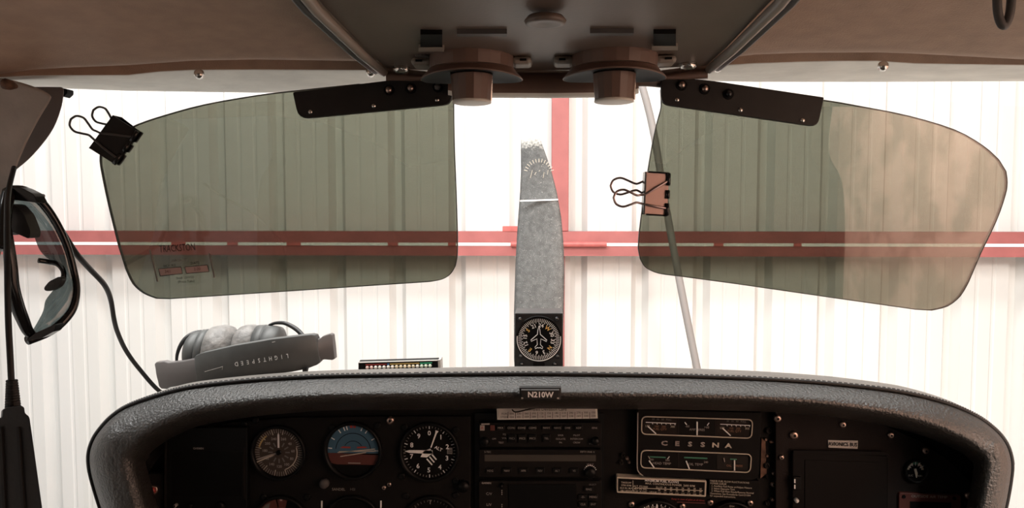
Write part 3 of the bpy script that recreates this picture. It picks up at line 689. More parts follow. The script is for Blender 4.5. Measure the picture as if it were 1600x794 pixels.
text('SANDEL', M['mid'], at(529, 765, YPN - .0095), 6*U(.87), pan); text('HSI', M['dim'], at(551, 765, YPN - .0095), 6*U(.87), pan)
for x in (502.5, 595): plate('index_mark', M['white'], [(x-1, 783), (x+1.2, 783), (x+1.2, 794), (x-1, 794)], YPN - .0092, .001, pan)
for x, y in ((400, 657), (412, 777), (480, 777), (632, 668), (712, 672), (628, 744), (712, 752), (635, 775), (712, 774), (519, 668), (590, 665), (382, 664)):
    MB().lathe([(.0042, .001), (.0042, -.0012), (.003, -.0018), (.0008, -.001)], at(x, y, YPN - .0085), 'Y', 12).build('black_screw', M['bezel'], pan, smooth=True)

# ------------------------------------------------------------------ display and switch plate on the left
du = empty('display_unit', at(318, 790, YPN - .012), 'square dark display unit at the left end of the panel', 'display')
plate('housing', M['bezel'], round_poly([(256, 668), (386, 668), (386, 850), (256, 850)], 4), YPN - .018, .014, du, bevel=.0012)
plate('screen', M['screen'], [(268, 706), (378, 706), (378, 776), (268, 776)], YPN - .0185, .001, du)
plate('side_rail', M['inner'], [(257, 690), (260, 690), (260, 794), (257, 794)], YPN - .019, .001, du)
plate('side_rail', M['inner'], [(380.5, 700), (382.5, 700), (382.5, 780), (380.5, 780)], YPN - .019, .001, du)
text('GARMIN', M['mid'], at(310, 701, YPN - .019), 4.6*U(.867), du, bold=.02)
for x, y, r in ((275.5, 789, 2.6), (300, 789, 3), (345, 790, 7)):
    MB().lathe([(r*U(.867), .001), (r*U(.867), -.004), (r*.6*U(.867), -.0045)], at(x, y, YPN - .019), 'Y', 16).build('knob', M['bezel'] if r > 2.7 else M['mid'], du, smooth=True)
MB().lathe([(1.5*U(.867), .001), (1.5*U(.867), -.0046), (.0001, -.0047)], at(275.5, 789, YPN - .019), 'Y', 10).build('knob_centre', M['dark'], du)
sw = empty('switch_plate', at(243, 790, YPN - .012), 'narrow metal plate with red push buttons left of the dark display', 'switch')
plate('plate', M['inner'], [(231, 741), (255, 741), (255, 860), (231, 860)], YPN - .014, .006, sw, bevel=.0008)
for y in (765, 795):
    MB().lathe([(8*U(.87), .002), (8*U(.87), -.003), (6.5*U(.87), -.004), (5*U(.87), -.003)], at(241, y, YPN - .014), 'Y', 20).build('button_ring', M['brass'], sw, smooth=True)
    MB().lathe([(5*U(.87), .001), (4.6*U(.87), -.005), (.0005, -.0058)], at(241, y, YPN - .014), 'Y', 16).build('push_button', M['redp'], sw, smooth=True)

# ------------------------------------------------------------------ radio stack
rack = strip_px('radio_rack', M['bezel'], [(742, 646), (944, 646)], [(742, 900), (944, 900)], YPN - .004, .003)
YR = YPN - .012
def radio(name, label, x0, y0, x1, y1):
    r = empty(name, at((x0+x1)/2, y1, YR), label, 'radio', 'avionics of the centre stack')
    plate('faceplate', M['panel'], round_poly([(x0, y0), (x1, y0), (x1, y1), (x0, y1)], 3), YR, .008, r, bevel=.001); return r
def key(r, x, y, w_, h_, t, m_=None):
    plate('button', M['bezel'], round_poly([(x-w_/2, y-h_/2), (x+w_/2, y-h_/2), (x+w_/2, y+h_/2), (x-w_/2, y+h_/2)], 1.5), YR - .0025, .003, r, bevel=.0005)
    if t: text(t, m_ or M['mid'], at(x, y, YR - .0028), 4.4*U(YR), r)
def knob(r, x, y, rad, m_=None):
    MB().lathe([(rad*U(YR), .001), (rad*U(YR), -.006), (rad*.85*U(YR), -.008), (.0005, -.008)], at(x, y, YR), 'Y', 20).build('knob', m_ or M['bezel'], r, smooth=True)
r = radio('audio_panel', 'audio selector panel with two rows of small buttons atop the radio stack', 748, 661, 940, 699)
for i, x in enumerate((782, 799, 815, 832, 854, 871, 887, 904)): key(r, x, 669, 12, 7, ['MKR', 'COM1', 'COM2', 'COM3', 'NAV1', 'NAV2', 'DME', 'ADF'][i])
for i, x in enumerate((800, 816, 832, 854)): key(r, x, 685.5, 12, 12, ['MIC1', 'MIC2', 'MIC3', 'TEL'][i])
for i, x in enumerate((876, 901)):
    for j in range(3): text((('SPKR', 'ISOLATE', 'PA'), ('PILOT', 'INTERCOM', 'CREW'))[i][j], M['mid'], at(x, 680.5 + j*5.7, YR - .0006), 4*U(YR), r)
for t, x, y in (('SQ', 788, 679), ('VOL', 788, 685), ('TEST', 783, 692), ('SENS', 929, 669), ('VOLUME', 928, 694), ('OM', 772, 686)): text(t, M['mid'], at(x, y, YR - .0006), 4*U(YR), r)
plate('marker_light', M['mid'], [(750, 665), (757, 665), (757, 673), (750, 673)], YR - .001, .001, r); text('A', M['redp'], at(753.5, 669, YR - .0014), 7*U(YR), r)
plate('marker_light', M['maroon'], [(766, 665), (773, 665), (773, 673), (766, 673)], YR - .001, .001, r)
plate('maker_strip', M['mid'], [(752, 662), (765, 662), (765, 664), (752, 664)], YR - .001, .001, r)
knob(r, 758, 689, 7); knob(r, 930, 688, 6)
r = radio('autopilot_unit', 'autopilot unit with a long brown display bar in the radio stack', 748, 703, 940, 746)
plate('display_bar', M['lcd'], [(757, 711), (931, 711), (931, 721), (757, 721)], YR - .0008, .001, r)
for i, x in enumerate((766, 792, 818, 844, 871, 897)): key(r, x, 736, 14, 8, ['HDG', 'NAV', 'APR', 'REV', 'ALT', 'VS'][i])
text('S-TEC', M['mid'], at(762, 706.5, YR - .0006), 4.2*U(YR), r); text('FIFTY FIVE X', M['mid'], at(918, 706.5, YR - .0006), 4.2*U(YR), r)
knob(r, 922, 737, 8.5); text('VS/ALT', M['mid'], at(922, 726, YR - .0006), 3.6*U(YR), r)
d_ = MB(); c = at(922, 737, YR - .001)
for k in range(9):
    a = R(20 + k*17.5); p = c + Vector((math.cos(a), 0, math.sin(a)))*9.8*U(YR); d_.box(p, (.0011, .0006, .0011))
d_.build('knob_scale', M['white'], r)
r = radio('navigation_unit', 'navigation radio with a large dark screen below the autopilot unit', 748, 752, 940, 880)
plate('screen', M['screen'], round_poly([(795, 757), (900, 757), (900, 870), (795, 870)], 2), YR - .0012, .001, r)
text('GARMIN', M['mid'], at(760, 755.2, YR - .0006), 4*U(YR), r, bold=.03)
for t, x, y in (('RNG', 920, 765), ('-D-', 911, 777), ('MENU', 927, 777), ('CLR', 911, 788.5), ('ENT', 927, 788.5)): key(r, x, y, 14, 8, t)
knob(r, 784, 757, 3); text('C/V', M['mid'], at(764, 772, YR - .0006), 6*U(YR), r); text('L/V', M['mid'], at(764, 789, YR - .0006), 6*U(YR), r)
for y in (766, 788):
    for k in range(3): plate('scale_mark', M['mid'], [(783.5, y + k*3), (785, y + k*3), (785, y + 1.6 + k*3), (783.5, y + 1.6 + k*3)], YR - .0005, .0005, r)
text('SELECT', M['dim'], at(926, 757.5, YR - .0006), 3.6*U(YR), r)

# ------------------------------------------------------------------ compass deviation card and registration placard
cc = empty('compass_card', at(855, 655, YPN - .02), 'silver compass correction card in a thin holder above the radio stack', 'card')
plate('holder', M['trimgrey'], [(776, 636.5), (933, 633.5), (934, 654), (777, 656)], YPN - .022, .016, cc)
plate('card', M['silver'], [(778.5, 638), (930, 635.5), (931, 652.5), (779.5, 654.5)], YPN - .023, .001, cc)
text('Compass Deviation Card', M['dark'], at(853, 640, YPN - .0235), 6.4*U(.86), cc, rz=.6)
for j, tab in enumerate((('FOR', '000', '030', '060', '090', '120', '150', '180', '210', '240', '270', '300', '330'), ('STEER', '004', '031', '059', '089', '118', '144', '178', '207', '238', '269', '300', '334'))):
    for i, t in enumerate(tab): text(t, M['dark'], at(788 + i*11.6, 647 - i*.18 + j*5.2, YPN - .0235), 4.6*U(.86), cc, name='table_entry')
for i in range(12):
    plate('rule', M['dark'], [(793.5 + i*11.6, 644), (794.2 + i*11.6, 644), (794.2 + i*11.6, 654), (793.5 + i*11.6, 654)], YPN - .0234, .0003, cc)
for pts in ([(800, 640), (806, 644), (825, 640), (850, 634), (858, 627)], [(792, 634), (812, 637), (835, 634), (846, 628)]):
    MB().tube([at(x, y, YPN - .028) for x, y in spline(pts, 4)], .0008, 6).build('loose_wire', M['rubber'], cc, smooth=True)
rp = empty('registration_placard', at(844, 627, .80), 'black placard with a white registration under the glareshield edge', 'placard')
plate('plate', M['blackplastic'], round_poly([(814, 610), (874, 610), (873, 624), (816, 624)], 1), .770, .006, rp, bevel=.0006)
plate('holder', M['rubber'], [(811, 606), (877, 606), (876, 626), (813, 626)], .777, .010, rp, bevel=.001)
text('N210W', M['white'], at(844.5, 617.3, .7693), 12.2*U(.77), rp, bold=.03)
for x in (816, 872): MB().box(at(x, 622.5, .7697), (.002, .001, .0016)).build('chip', M['mid'], rp)

# ------------------------------------------------------------------ engine gauge cluster
cl = empty('engine_gauge_cluster', at(1090, 755, YPN - .01), 'engine gauge cluster with two chrome framed strips of small dials', 'gauge cluster')
YC = YPN - .014
plate('backplate', M['dark'], round_poly([(996, 640), (1190, 645), (1186, 752), (996, 745)], [3, 3, 16, 14]), YC, .012, cl, bevel=.001)
MB().tube([at(x, y, YC - .0005) for x, y in spline([(996.5, 645), (996, 690), (995.5, 728), (998, 738), (1005, 744)], 4)], .0007, 6).build('edge_line', M['mid'], cl)
def fr(q, r_, wpx, name):
    out = round_poly(q, r_, 5); cx_ = sum(p[0] for p in q)/4; cy_ = sum(p[1] for p in q)/4
    hx = max(p[0] for p in q) - cx_; hy = max(p[1] for p in q) - cy_
    MB().tube([at(x, y, YC - .0015) for x, y in out + [out[0], out[1]]], wpx*U(YC)*.5, 6, cap=False).build(name, M['cream'], cl, smooth=True)
fr([(1003, 651), (1176, 656), (1174, 685), (1002, 678.5)], 8, 2.0, 'upper_frame'); fr([(1002, 703.5), (1174, 710), (1172, 738.5), (1001, 731)], 8, 2.0, 'lower_frame')
def band(x, y0, y1, m_, dx=2): plate('divider', m_, [(x, y0), (x+dx, y0), (x+dx, y1), (x, y1)], YC - .0005, .0006, cl)
for x in (1059, 1117.5): band(x, 655, 681, M['panel2'])
for x in (1059.5,): band(x, 708, 735, M['panel2'])
plate('gauge_tint', M['panel2'], [(1005, 655), (1058, 656), (1058, 679), (1005, 677)], YC - .0004, .0004, cl); plate('gauge_tint', M['panel2'], [(1120, 658), (1171, 660), (1171, 682), (1120, 680)], YC - .0004, .0004, cl)
plate('gauge_tint', M['inner'], [(1120, 711), (1169, 713), (1169, 735), (1120, 733)], YC - .0004, .0004, cl)
def seg(p0, p1, wd, m_, name='scale_line'):
    a, b = at(*p0, YC - .0012), at(*p1, YC - .0012); MB().tube([a, b], wd*U(YC)*.5, 5).build(name, m_, cl)
def lab(t, x, y, size, m_=None, rz=-1.6): text(t, m_ or M['cream'], at(x, y, YC - .0009), size*U(YC), cl, rz=rz)
for ox, oy in ((0, 0), (116.5, 3)):
    seg((1009 + ox, 660 + oy), (1056 + ox, 662 + oy), 1.2, M['white']);
    for k in range(6): seg((1019 + ox + k*7, 660.5 + oy + k*.25), (1020 + ox + k*7, 663 + oy + k*.25), 1, M['white'], 'scale_tick')
    lab('LBS', 1012 + ox, 666 + oy, 4.6); lab('100', 1026 + ox, 666.5 + oy, 4.6, M['ochre']); lab('200', 1037 + ox, 667 + oy, 4.6, M['ochre']); lab('300', 1051 + ox, 667 + oy, 4.6); lab('FUEL QTY', 1031 + ox, 671 + oy, 4.8, M['ochre'])
    lab('20   35   50   FULL', 1034 + ox, 655.7 + oy, 4, M['dim'])
    seg((1012.5 + ox, 666.5 + oy), (1025 + ox, 678 + oy), 2.0, M['white'], 'needle')
seg((1089, 659), (1089, 680), 2.4, M['white'], 'needle'); seg((1070, 660), (1073, 664), 1.6, M['white'], 'scale_tick'); seg((1108, 661), (1105, 665), 1.6, M['white'], 'scale_tick')
lab('-60', 1074, 666.5, 5, M['mid']); lab('+60', 1104, 668, 5, M['mid']); lab('AMP', 1082, 671.5, 5, M['mid']); lab('ERES', 1096, 672, 5, M['mid'])
seg((1015, 714), (1040, 715), 2.4, M['green'], 'green_band'); seg((1013, 713), (1015, 717), 1.4, M['mid'], 'scale_tick'); seg((1046, 713.5), (1043, 717.5), 1.6, M['white'], 'scale_tick')
lab('200', 1018, 718.5, 4.5, M['mid']); lab('500', 1043, 719.5, 4.5, M['mid']); lab('HEAD TEMP', 1034, 724.5, 5.4, M['mid']); seg((1014, 720), (1022, 731), 2.2, M['white'], 'needle')
seg((1069, 715), (1105, 716.5), 2.6, M['green'], 'green_band'); lab('OIL TEMP', 1087, 726, 5.4, M['mid']); lab('240', 1103, 722.5, 4.5, M['mid']); seg((1072, 720.5), (1077, 733), 2.2, M['white'], 'needle')
seg((1131, 716), (1132, 722), 1.6, M['mid'], 'scale_tick'); seg((1141, 717.5), (1151, 718), 2, M['green'], 'green_band'); lab('OIL', 1139, 728, 5, M['ochre']); lab('PRESS', 1154, 728.5, 5, M['ochre']); seg((1147.5, 719), (1147.5, 735.5), 2.4, M['white'], 'needle')
for i, ch in enumerate('CESSNA'):
    text(ch, M['brass'] if i < 2 else M['mid'] if i < 4 else M['cream'], at(1038 + i*20, 693 + i*.75, YC - .0012), 10*U(YC), cl, rz=-1.6, squash=1.45, bold=.03, thick=.0006)
# placards
pl1 = [(964, 745.5), (1104, 751.5), (1103, 776.5), (964, 770)]
plate('placard_border', M['cream'], round_poly(pl1, 2), YPN - .0125, .012, pan)
cx_, cy_ = 1034, 761
plate('placard_face', M['dark'], [(966, 748), (1101.5, 753.8), (1100.8, 774), (966, 767.8)], YPN - .013, .001, pan)
def lab2(t, x, y, size, m_=None, al='CENTER'): text(t, m_ or M['cream'], at(x, y, YPN - .0134), size*U(.87), pan, name='placard_lettering', rz=-2.4, align=al, bold=.01)
lab2('MINIMUM FUEL FLOWS', 1034, 752.5, 5.2, M['white']); lab2('MAX. CONTINUOUS POWER  2600 RPM', 1047, 757.7, 4.4)
for i, t in enumerate(('TAKEOFF', '2700 RPM', '36.5 IN. M.P.', '186 LBS/HR')): lab2(t, 978.5, 754.5 + i*4.3, 3.9)
lab2('ALT. FT/1000', 1001, 760.5, 4); lab2('M.P. IN. HG.', 1001, 764.5, 4); lab2('FUEL FLOW - LBS/HR', 1008, 769, 4)
for j in range(3):
    for i in range(8): lab2(('S.L./17', '18', '20', '22', '24', '26', '28', '30')[i] if j == 0 else ('35', '34', '33', '32', '30', '28', '26', '24')[i] if j == 1 else ('162', '156', '144', '132', '122', '114', '106', '96')[i], 1030 + i*9.2, 762 + i*.35 + j*4.3, 3.8)
for p0, p1 in (((989, 751), (989, 768)), ((992, 762.5), (1098, 767))):
    a, b = at(*p0, YPN - .0133), at(*p1, YPN - .0133); MB().tube([a, b], .0004, 4).build('placard_rule', M['cream'], pan)
plate('placard_face', M['dark'], [(1108, 749), (1186, 752), (1186, 782), (1108, 776)], YPN - .0125, .012, pan)
for i, t in enumerate(('MAJOR FUEL FLOW FLUCTUATIONS', 'POWER SURGE', '1. Auxiliary Fuel Pump on/Adjust Mixture', '2. Select Opposite Tank', '3. When Fuel Flow Steady/Resume Normal', 'Operations. See Procedures Card D1504', 'for expanded instructions.')):
    text(t, M['cream'], at(1109.5 + (2 if 1 < i < 5 else 0), 751.5 + i*3.9, YPN - .0130), 4.1*U(.87), pan, name='placard_lettering', rz=-2.4, align='LEFT', squash=.92)
text('Keep in view of pilot at all times', M['redp'], at(1075, 781, YPN - .006), 4*U(.87), pan, name='placard_lettering', rz=-2)
seg2 = MB().tube([at(1058, 785, YPN - .005), at(1102, 786.5, YPN - .005)], .0006, 4).build('red_rule', M['maroon'], pan)
# gauges at the lower edge
d = Dial('manifold_pressure_gauge', 'round gauge with a white pointer below the fuel flow placard', 1026, 826, 42, Y=YPN - .004); d.o['group'] = 'round gauges of the flight panel'
d.num('FUEL', -14, .80, .2, M['mid']); d.num('P', 14, .80, .2, M['mid']); d.hand(0, [(-.03, 0), (-.03, .92), (.03, .92), (.03, 0)], M['white']); d.ticks(range(-60, 61, 10), .88, .97, .03, M['white'])
d = Dial('exhaust_gauge', 'dark round gauge with small lettering below the white text placard', 1143, 822, 36, Y=YPN - .004)
d.num('EXH', 0, .88, .11, M['mid']); d.num('HIGH VOLTS', -20, .78, .1, M['mid']); d.num('DISCHARGE', 22, .78, .1, M['mid'])
# worn fittings beside the cluster
for x, y, s in ((973, 711, 4), (980, 716, 3), (970, 722, 4), (983, 722, 2.5), (1200, 673, 5), (1196, 686, 3), (1205, 690, 3), (1198, 712, 2.5), (1197, 727, 5), (1196, 745, 2), (1198, 786, 4), (1206, 780, 3)):
    MB().lathe([(s*U(.88), .002), (s*U(.88), -.002), (s*.6*U(.88), -.0035), (s*.3*U(.88), -.002)], at(x, y, YPN - .001), 'Y', 6 + int(s)).build('fitting', M['brass'] if s in (3, 2.5) else M['inner'], pan)
plate('worn_strip', M['cork'], [(1190, 685), (1196, 690), (1198, 740), (1188, 748)], YPN - .002, .002, pan)

# ------------------------------------------------------------------ right hand side
text_lbl = plate('bus_label', M['silver'], [(1294, 688), (1340.5, 689), (1340, 701.5), (1294.5, 699.5)], YPN - .0115, .0015, pan)
text('AVIONICS BUS', M['dark'], at(1317, 694.7, YPN - .012), 8.2*U(.873), pan, rz=-1.2, squash=.82, bold=.02)
bx = empty('storage_bin', at(1310, 794, YPN - .02), 'dark open bin set into the right side of the panel', 'bin')
plate('bin_frame', M['dark'], round_poly([(1238, 706), (1388, 713), (1388, 900), (1238, 900)], 3), YPN - .016, .008, bx, bevel=.0015)
plate('bin_lid', M['dark'], [(1258, 719), (1372, 723), (1372, 890), (1258, 890)], YPN - .0168, .002, bx)
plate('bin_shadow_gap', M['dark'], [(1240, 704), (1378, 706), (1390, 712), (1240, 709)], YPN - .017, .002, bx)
tg = empty('toggle_switch', at(1243, 760, YPN - .02), 'small toggle switch with white index bars beside the dark bin', 'switch')
plate('switch_body', M['bezel'], [(1240, 746), (1252, 746), (1252, 766), (1240, 766)], YPN - .020, .005, tg, bevel=.0006)
for y0, y1 in ((749, 755), (758, 764)): plate('index_bar', M['white'], [(1241, y0), (1243, y0), (1243, y1), (1241, y1)], YPN - .0207, .001, tg)
tag(MB().lathe([(3.3*U(.87), .003), (3.2*U(.87), -.002), (2*U(.87), -.0032), (.0002, -.0034)], at(1244.5, 782, YPN - .0185), 'Y', 16).build('indicator_dot', M['white'], smooth=True), 'small round cream button below the toggle switch', 'button')
d = Dial('suction_gauge', 'small round suction gauge with green arc on the right side of the panel', 1430, 735, 15, Y=YPN - .011, bez=1.2)
d.arc(-85, -20, .62, .85, M['cream']); d.arc(20, 85, .62, .85, M['cream']); d.arc(-18, 18, .62, .9, M['green']); d.ticks([-60, -30, 0, 30, 60], .5, .95, .06, M['white'])
d.hand(172, [(-.07, -.2), (-.16, .3), (-.03, .75), (.05, .75), (.16, -.2)], M['cream']); d.num('SUC', -140, .72, .26, M['mid']); d.num('TION', 145, .72, .26, M['mid'])
oat = empty('air_temperature_gauge', at(1460, 820, YPN - .012), 'maroon framed outside air temperature readout at the right end of the panel', 'gauge')
plate('frame', M['maroon'], round_poly([(1405, 770), (1502, 774), (1502, 860), (1405, 860)], 4), YPN - .014, .005, oat, bevel=.0008)
plate('window', M['dark'], [(1422, 784), (1486, 786), (1486, 850), (1422, 850)], YPN - .0146, .001, oat)
text('OUTSIDE AIR TEMP', M['mid'], at(1452, 776.5, YPN - .0146), 5.6*U(.87), oat, rz=-1, squash=1.15)
for x, y in ((1412, 776), (1491, 779)): MB().lathe([(.002, .001), (.002, -.0012), (.0004, -.001)], at(x, y, YPN - .0142), 'Y', 10).build('screw', M['dark'], oat)
MB().tube([at(1521.5, 757, YPN - .0105), at(1521.5, 860, YPN - .0105)], .0006, 5).build('panel_edge', M['mid'], pan)

# ================================================================== THINGS ON THE GLARESHIELD
# vertical card compass
YK = .95
ck = empty('vertical_card_compass', at(842, 575, YK), 'square black compass with white aeroplane dial standing on the glareshield', 'compass')
plate('case', M['blackplastic'], round_poly([(804.5, 489.5), (879.5, 489.5), (880, 586), (803.5, 586)], 2), YK, .05, ck, bevel=.0012)
c0 = at(842, 530, YK); u = U(YK)*1.012
MB().lathe([(37*u, .001), (36*u, -.0012), (35*u, -.0012), (34*u, .0006)], c0, 'Y', 56, cap=False).build('dial_ring', M['bezel'], ck, smooth=True)
dial = MB().lathe([(34.5*u, .0002), (34.5*u, -.0003), (.0002, -.0003)], c0, 'Y', 56).build('dial', M['dial'], ck)
mb = MB()
for k in range(61):
    a0, a1 = R(90 + k*3), R(90 + k*3 + 3)
for k in range(50):                                   # white lubber arc round the lower half
    a0, a1 = R(172 + k*3.92), R(172 + (k+1)*3.92)
    q = [c0 + Vector((math.cos(a), -.0013, math.sin(a)))*1 for a in ()]
    pts = [c0 + Vector((math.cos(a)*rr, -.0014, math.sin(a)*rr)) for a, rr in ((a0, 34.6*u), (a1, 34.6*u), (a1, 33.2*u), (a0, 33.2*u))]
    mb.prism(pts, [p + Vector((0, .0006, 0)) for p in pts])
mb.build('white_ring', M['white'], ck)
mb = MB()
for k in range(72):
    a = R(k*5); l = 5.2 if k % 2 else 7.2; d_ = Vector((math.sin(a), 0, math.cos(a))); t_ = Vector((math.cos(a), 0, -math.sin(a)))*.42*u
    p0, p1 = c0 + d_*(32.2 - l)*u + Vector((0, -.0006, 0)), c0 + d_*32.2*u + Vector((0, -.0006, 0))
    pts = [p0 - t_, p1 - t_, p1 + t_, p0 + t_]; mb.prism(pts, [p + Vector((0, .0003, 0)) for p in pts])
mb.build('tick_marks', M['white'], dial)
for k, t in enumerate(('24', 'W', '30', '33', 'N', '3', '6', 'E', '12', '15', 'S', '21')):
    a = 9 + k*30; p = c0 + Vector((math.sin(R(a)), 0, math.cos(R(a))))*21.3*u + Vector((0, -.0006, 0))
    text(t, M['gold'] if t in 'WNES' else M['white'], p, 8.2*u, dial, name='numeral', rz=-a, bold=.02)
air = [(0, 20), (1.6, 13), (2.3, 6.5), (12.5, -2.5), (12, -4.6), (3, -.4), (2.4, -9.5), (6, -13.5), (5.6, -16), (1.5, -14), (0, -15)]
air += [(-x, z) for x, z in air[-2:0:-1]]
pts = [c0 + Vector((x*u, -.0009, (z+1)*u)) for x, z in air]
MB().tube(pts + pts[:2], .62*u, 5, cap=False).build('aeroplane_outline', M['white'], dial)
for x, y in ((812.5, 499), (870, 498.5), (813.5, 557), (871, 557), (815, 569.5), (867, 569.5)):
    MB().lathe([(3.6*u, .001), (3.6*u, -.0016), (2.6*u, -.0026), (.0003, -.0028)], at(x, y, YK), 'Y', 14).build('screw', M['blackgloss'], ck, smooth=True)
    MB().box(at(x, y - .6, YK - .0029), (3*u, .0006, .8*u)).build('screw_slot', M['mid'], ck)
plate('adjuster', M['dark'], round_poly([(833, 566), (851, 566), (851, 573), (833, 573)], 2), YK - .002, .003, ck)

# LED bar
YB = .94
lb_ = empty('light_bar', at(624, 580, YB), 'small black bar with a row of round lights lying on the glareshield', 'indicator')
fq = [(560, 567.5), (683, 564), (684.5, 580), (560, 584)]
fr_ = [at(x, y, YB) for x, y in fq]; bk = [at(x + 3, y - 5, YB + .02) for x, y in fq]
MB().prism(fr_, bk).build('case', M['dark'], lb_)
tp = [at(x, y, YB - .0004) for x, y in ((560, 567.5), (683, 564))]; t2 = [at(563, 565, YB + .02), at(687, 561.5, YB + .02)]
MB().add(tp + t2[::-1] + [p + Vector((0, 0, .0008)) for p in tp + t2[::-1]], [(0, 1, 2, 3), (7, 6, 5, 4), (0, 4, 5, 1), (1, 5, 6, 2), (2, 6, 7, 3), (3, 7, 4, 0)]).build('top_edge', M['silver'], lb_)
a = [at(x, y, YB - .001) for x, y in ((684.5, 563.5), (688, 562), (688.5, 579), (685, 580))]; MB().prism(a, [p + Vector((0, .02, 0)) for p in a]).build('end_cap', M['silver'], lb_)
for x0, x1, m_ in ((571, 604, M['redp']), (605, 608, mat('blue_led', (.1, .3, .7), .5)), (609, 655, M['yellow']), (656, 675, mat('green_led', (.05, .5, .25), .5))):
    yy = lambda x: 570.5 - (x - 571)/104*3.2
    plate('colour_strip', m_, [(x0, yy(x0) - 1), (x1, yy(x1) - 1), (x1, yy(x1) + .8), (x0, yy(x0) + .8)], YB - .0006, .0006, lb_)
ledm = [mat('led_pink', (.85, .6, .55), .4), M['led'], mat('led_cream', (.85, .75, .55), .4), mat('led_green', (.75, .85, .7), .4)]
for i in range(16):
    x = 574 + i*6.53; c = at(x, 574.6 - i*.19, YB - .0005)
    MB().lathe([(2.9*U(YB), .0005), (2.6*U(YB), -.001), (1.5*U(YB), -.0019), (.0002, -.0022)], c, 'Y', 12).build('lamp', ledm[0 if i < 2 else 2 if 6 < i < 12 else 3 if i > 12 else 1], lb_, smooth=True)

# headset
hs = empty('headset', at(390, 590, .93), 'charcoal aviation headset lying headband first on the glareshield', 'headset')
Yh = lambda x: .915 + .05 * ((x - 385) / 140)**2
def band_(name, m_, cols, th, bev, dY=0, n=5):
    """cols: (px x at top, top y, px x at bottom, bottom y)"""
    rows = []
    for xt, yt, xb, yb in cols:
        f_ = []
        for k in range(n + 1):
            t = k/n; xx = xt + (xb-xt)*t; bulge = .004*math.sin(math.pi*t); f_.append(at(xx, yt + (yb-yt)*t, Yh(xx) + dY - bulge))
        rows.append(f_ + [p + Vector((0, th, 0)) for p in reversed(f_)])
    return MB().loft(rows, True, True).build(name, m_, hs, smooth=True, bevel=bev)
tops = [(303, 560), (306, 555.5), (314, 552), (366, 540), (424, 530), (470, 524.5), (486, 523), (492, 524), (494.5, 529)]
bots = [(307, 594), (308, 598), (318, 599), (366, 592.5), (410, 587), (455, 581.5), (478, 577), (495, 570.5), (500, 566)]
band_('headband', M['headset'], [(a_, b_, c_, d__) for (a_, b_), (c_, d__) in zip(tops, bots)], .014, .002)
band_('slider_block', M['headset2'], [(241, 569, 248, 604), (244, 566, 252, 608), (256, 565, 260, 608.5), (262, 567, 264, 606), (285, 564.5, 290, 601.5), (304, 561, 309, 597)], .012, .0015, .003)
band_('slider_block', M['headset2'], [(492, 531, 498, 563.5), (500, 529, 503, 563), (504, 525.5, 507, 562), (515, 522, 519, 563), (519, 523.5, 523, 561)], .012, .0015, .003)
for x, y, s in ((306, 577, 1), (496, 548, -1)): pass
tq = at(403, 563.8, Yh(400) - .0062)
for i, ch in enumerate('LIGHTSPEED'):
    x = 449 - i*8.85; y = 556 + i*1.42
    text(ch, M['white'], at(x, y, Yh(x) - .0056), 9.6*U(.91), hs, rz=180 + 8.5, ax=-math.degrees(math.atan((x-385)/140*2*.05/140/U(.91)))*.9, bold=.01, squash=.85)
def lathe_x(name, m_, prof_px, cy, Yc, sm=True, n=28):
    mb = MB(); rows = []
    for x, r in prof_px:
        c = at(x, cy, Yc); rows.append([c + Vector((0, r*U(Yc)*math.cos(2*math.pi*k/n), r*U(Yc)*math.sin(2*math.pi*k/n)*1.0)) for k in range(n)])
    return mb.loft(rows, True, True).build(name, m_, hs, smooth=sm)
YE = .985
lathe_x('ear_cup', M['headset'], [(296, 20), (298, 30), (303, 35), (316, 38), (316.5, 36.8), (318, 36.8), (318.5, 39.5), (329, 40.5)], 553, YE)
lathe_x('ear_cushion', M['leather'], [(329, 37), (332, 42), (340, 44.5), (352, 46), (361, 43), (369, 33), (371, 25)], 552, YE)
lathe_x('ear_cup', M['headset'], [(404, 37), (414, 37.5), (416.5, 37.3), (417, 36), (418, 36), (418.5, 37), (430, 36), (438, 34), (441, 28), (442, 18)], 544, YE)
lathe_x('ear_cushion', M['leather'], [(370.5, 22), (372, 30), (378, 36), (386, 38.5), (396, 39), (402, 37.5), (404, 35)], 545, YE)
for pts in ([(276, 570, .965), (276.5, 556, .968), (281, 542, .97), (289, 530, .975), (299, 523, .98), (309, 519.5, .985), (317, 518.5, .985)], [(420, 508.5, .985), (430, 505, .985), (444, 505, .98), (456, 510, .975), (466, 517, .97), (474, 526, .965)]):
    MB().tube([at(*p) for p in spline(pts, 4)], [.0016 + .0016*abs(math.sin(k*.1)) for k in range(len(spline(pts, 4)))], 8).build('stirrup', M['blackplastic'], hs, smooth=True)
plate('rubber_foot', M['rubber'], [(472, 575), (480, 574), (478, 583), (473, 583)], .93, .008, hs)
sc = MB()
for p0, p1 in (((320, 581), (348, 573)), ((348, 573), (347, 578)), ((425, 535), (430, 534))): sc.tube([at(*p0, Yh(p0[0]) - .0052), at(*p1, Yh(p1[0]) - .0054)], .0003, 4)
sc.build('scratch', M['mid'], hs)

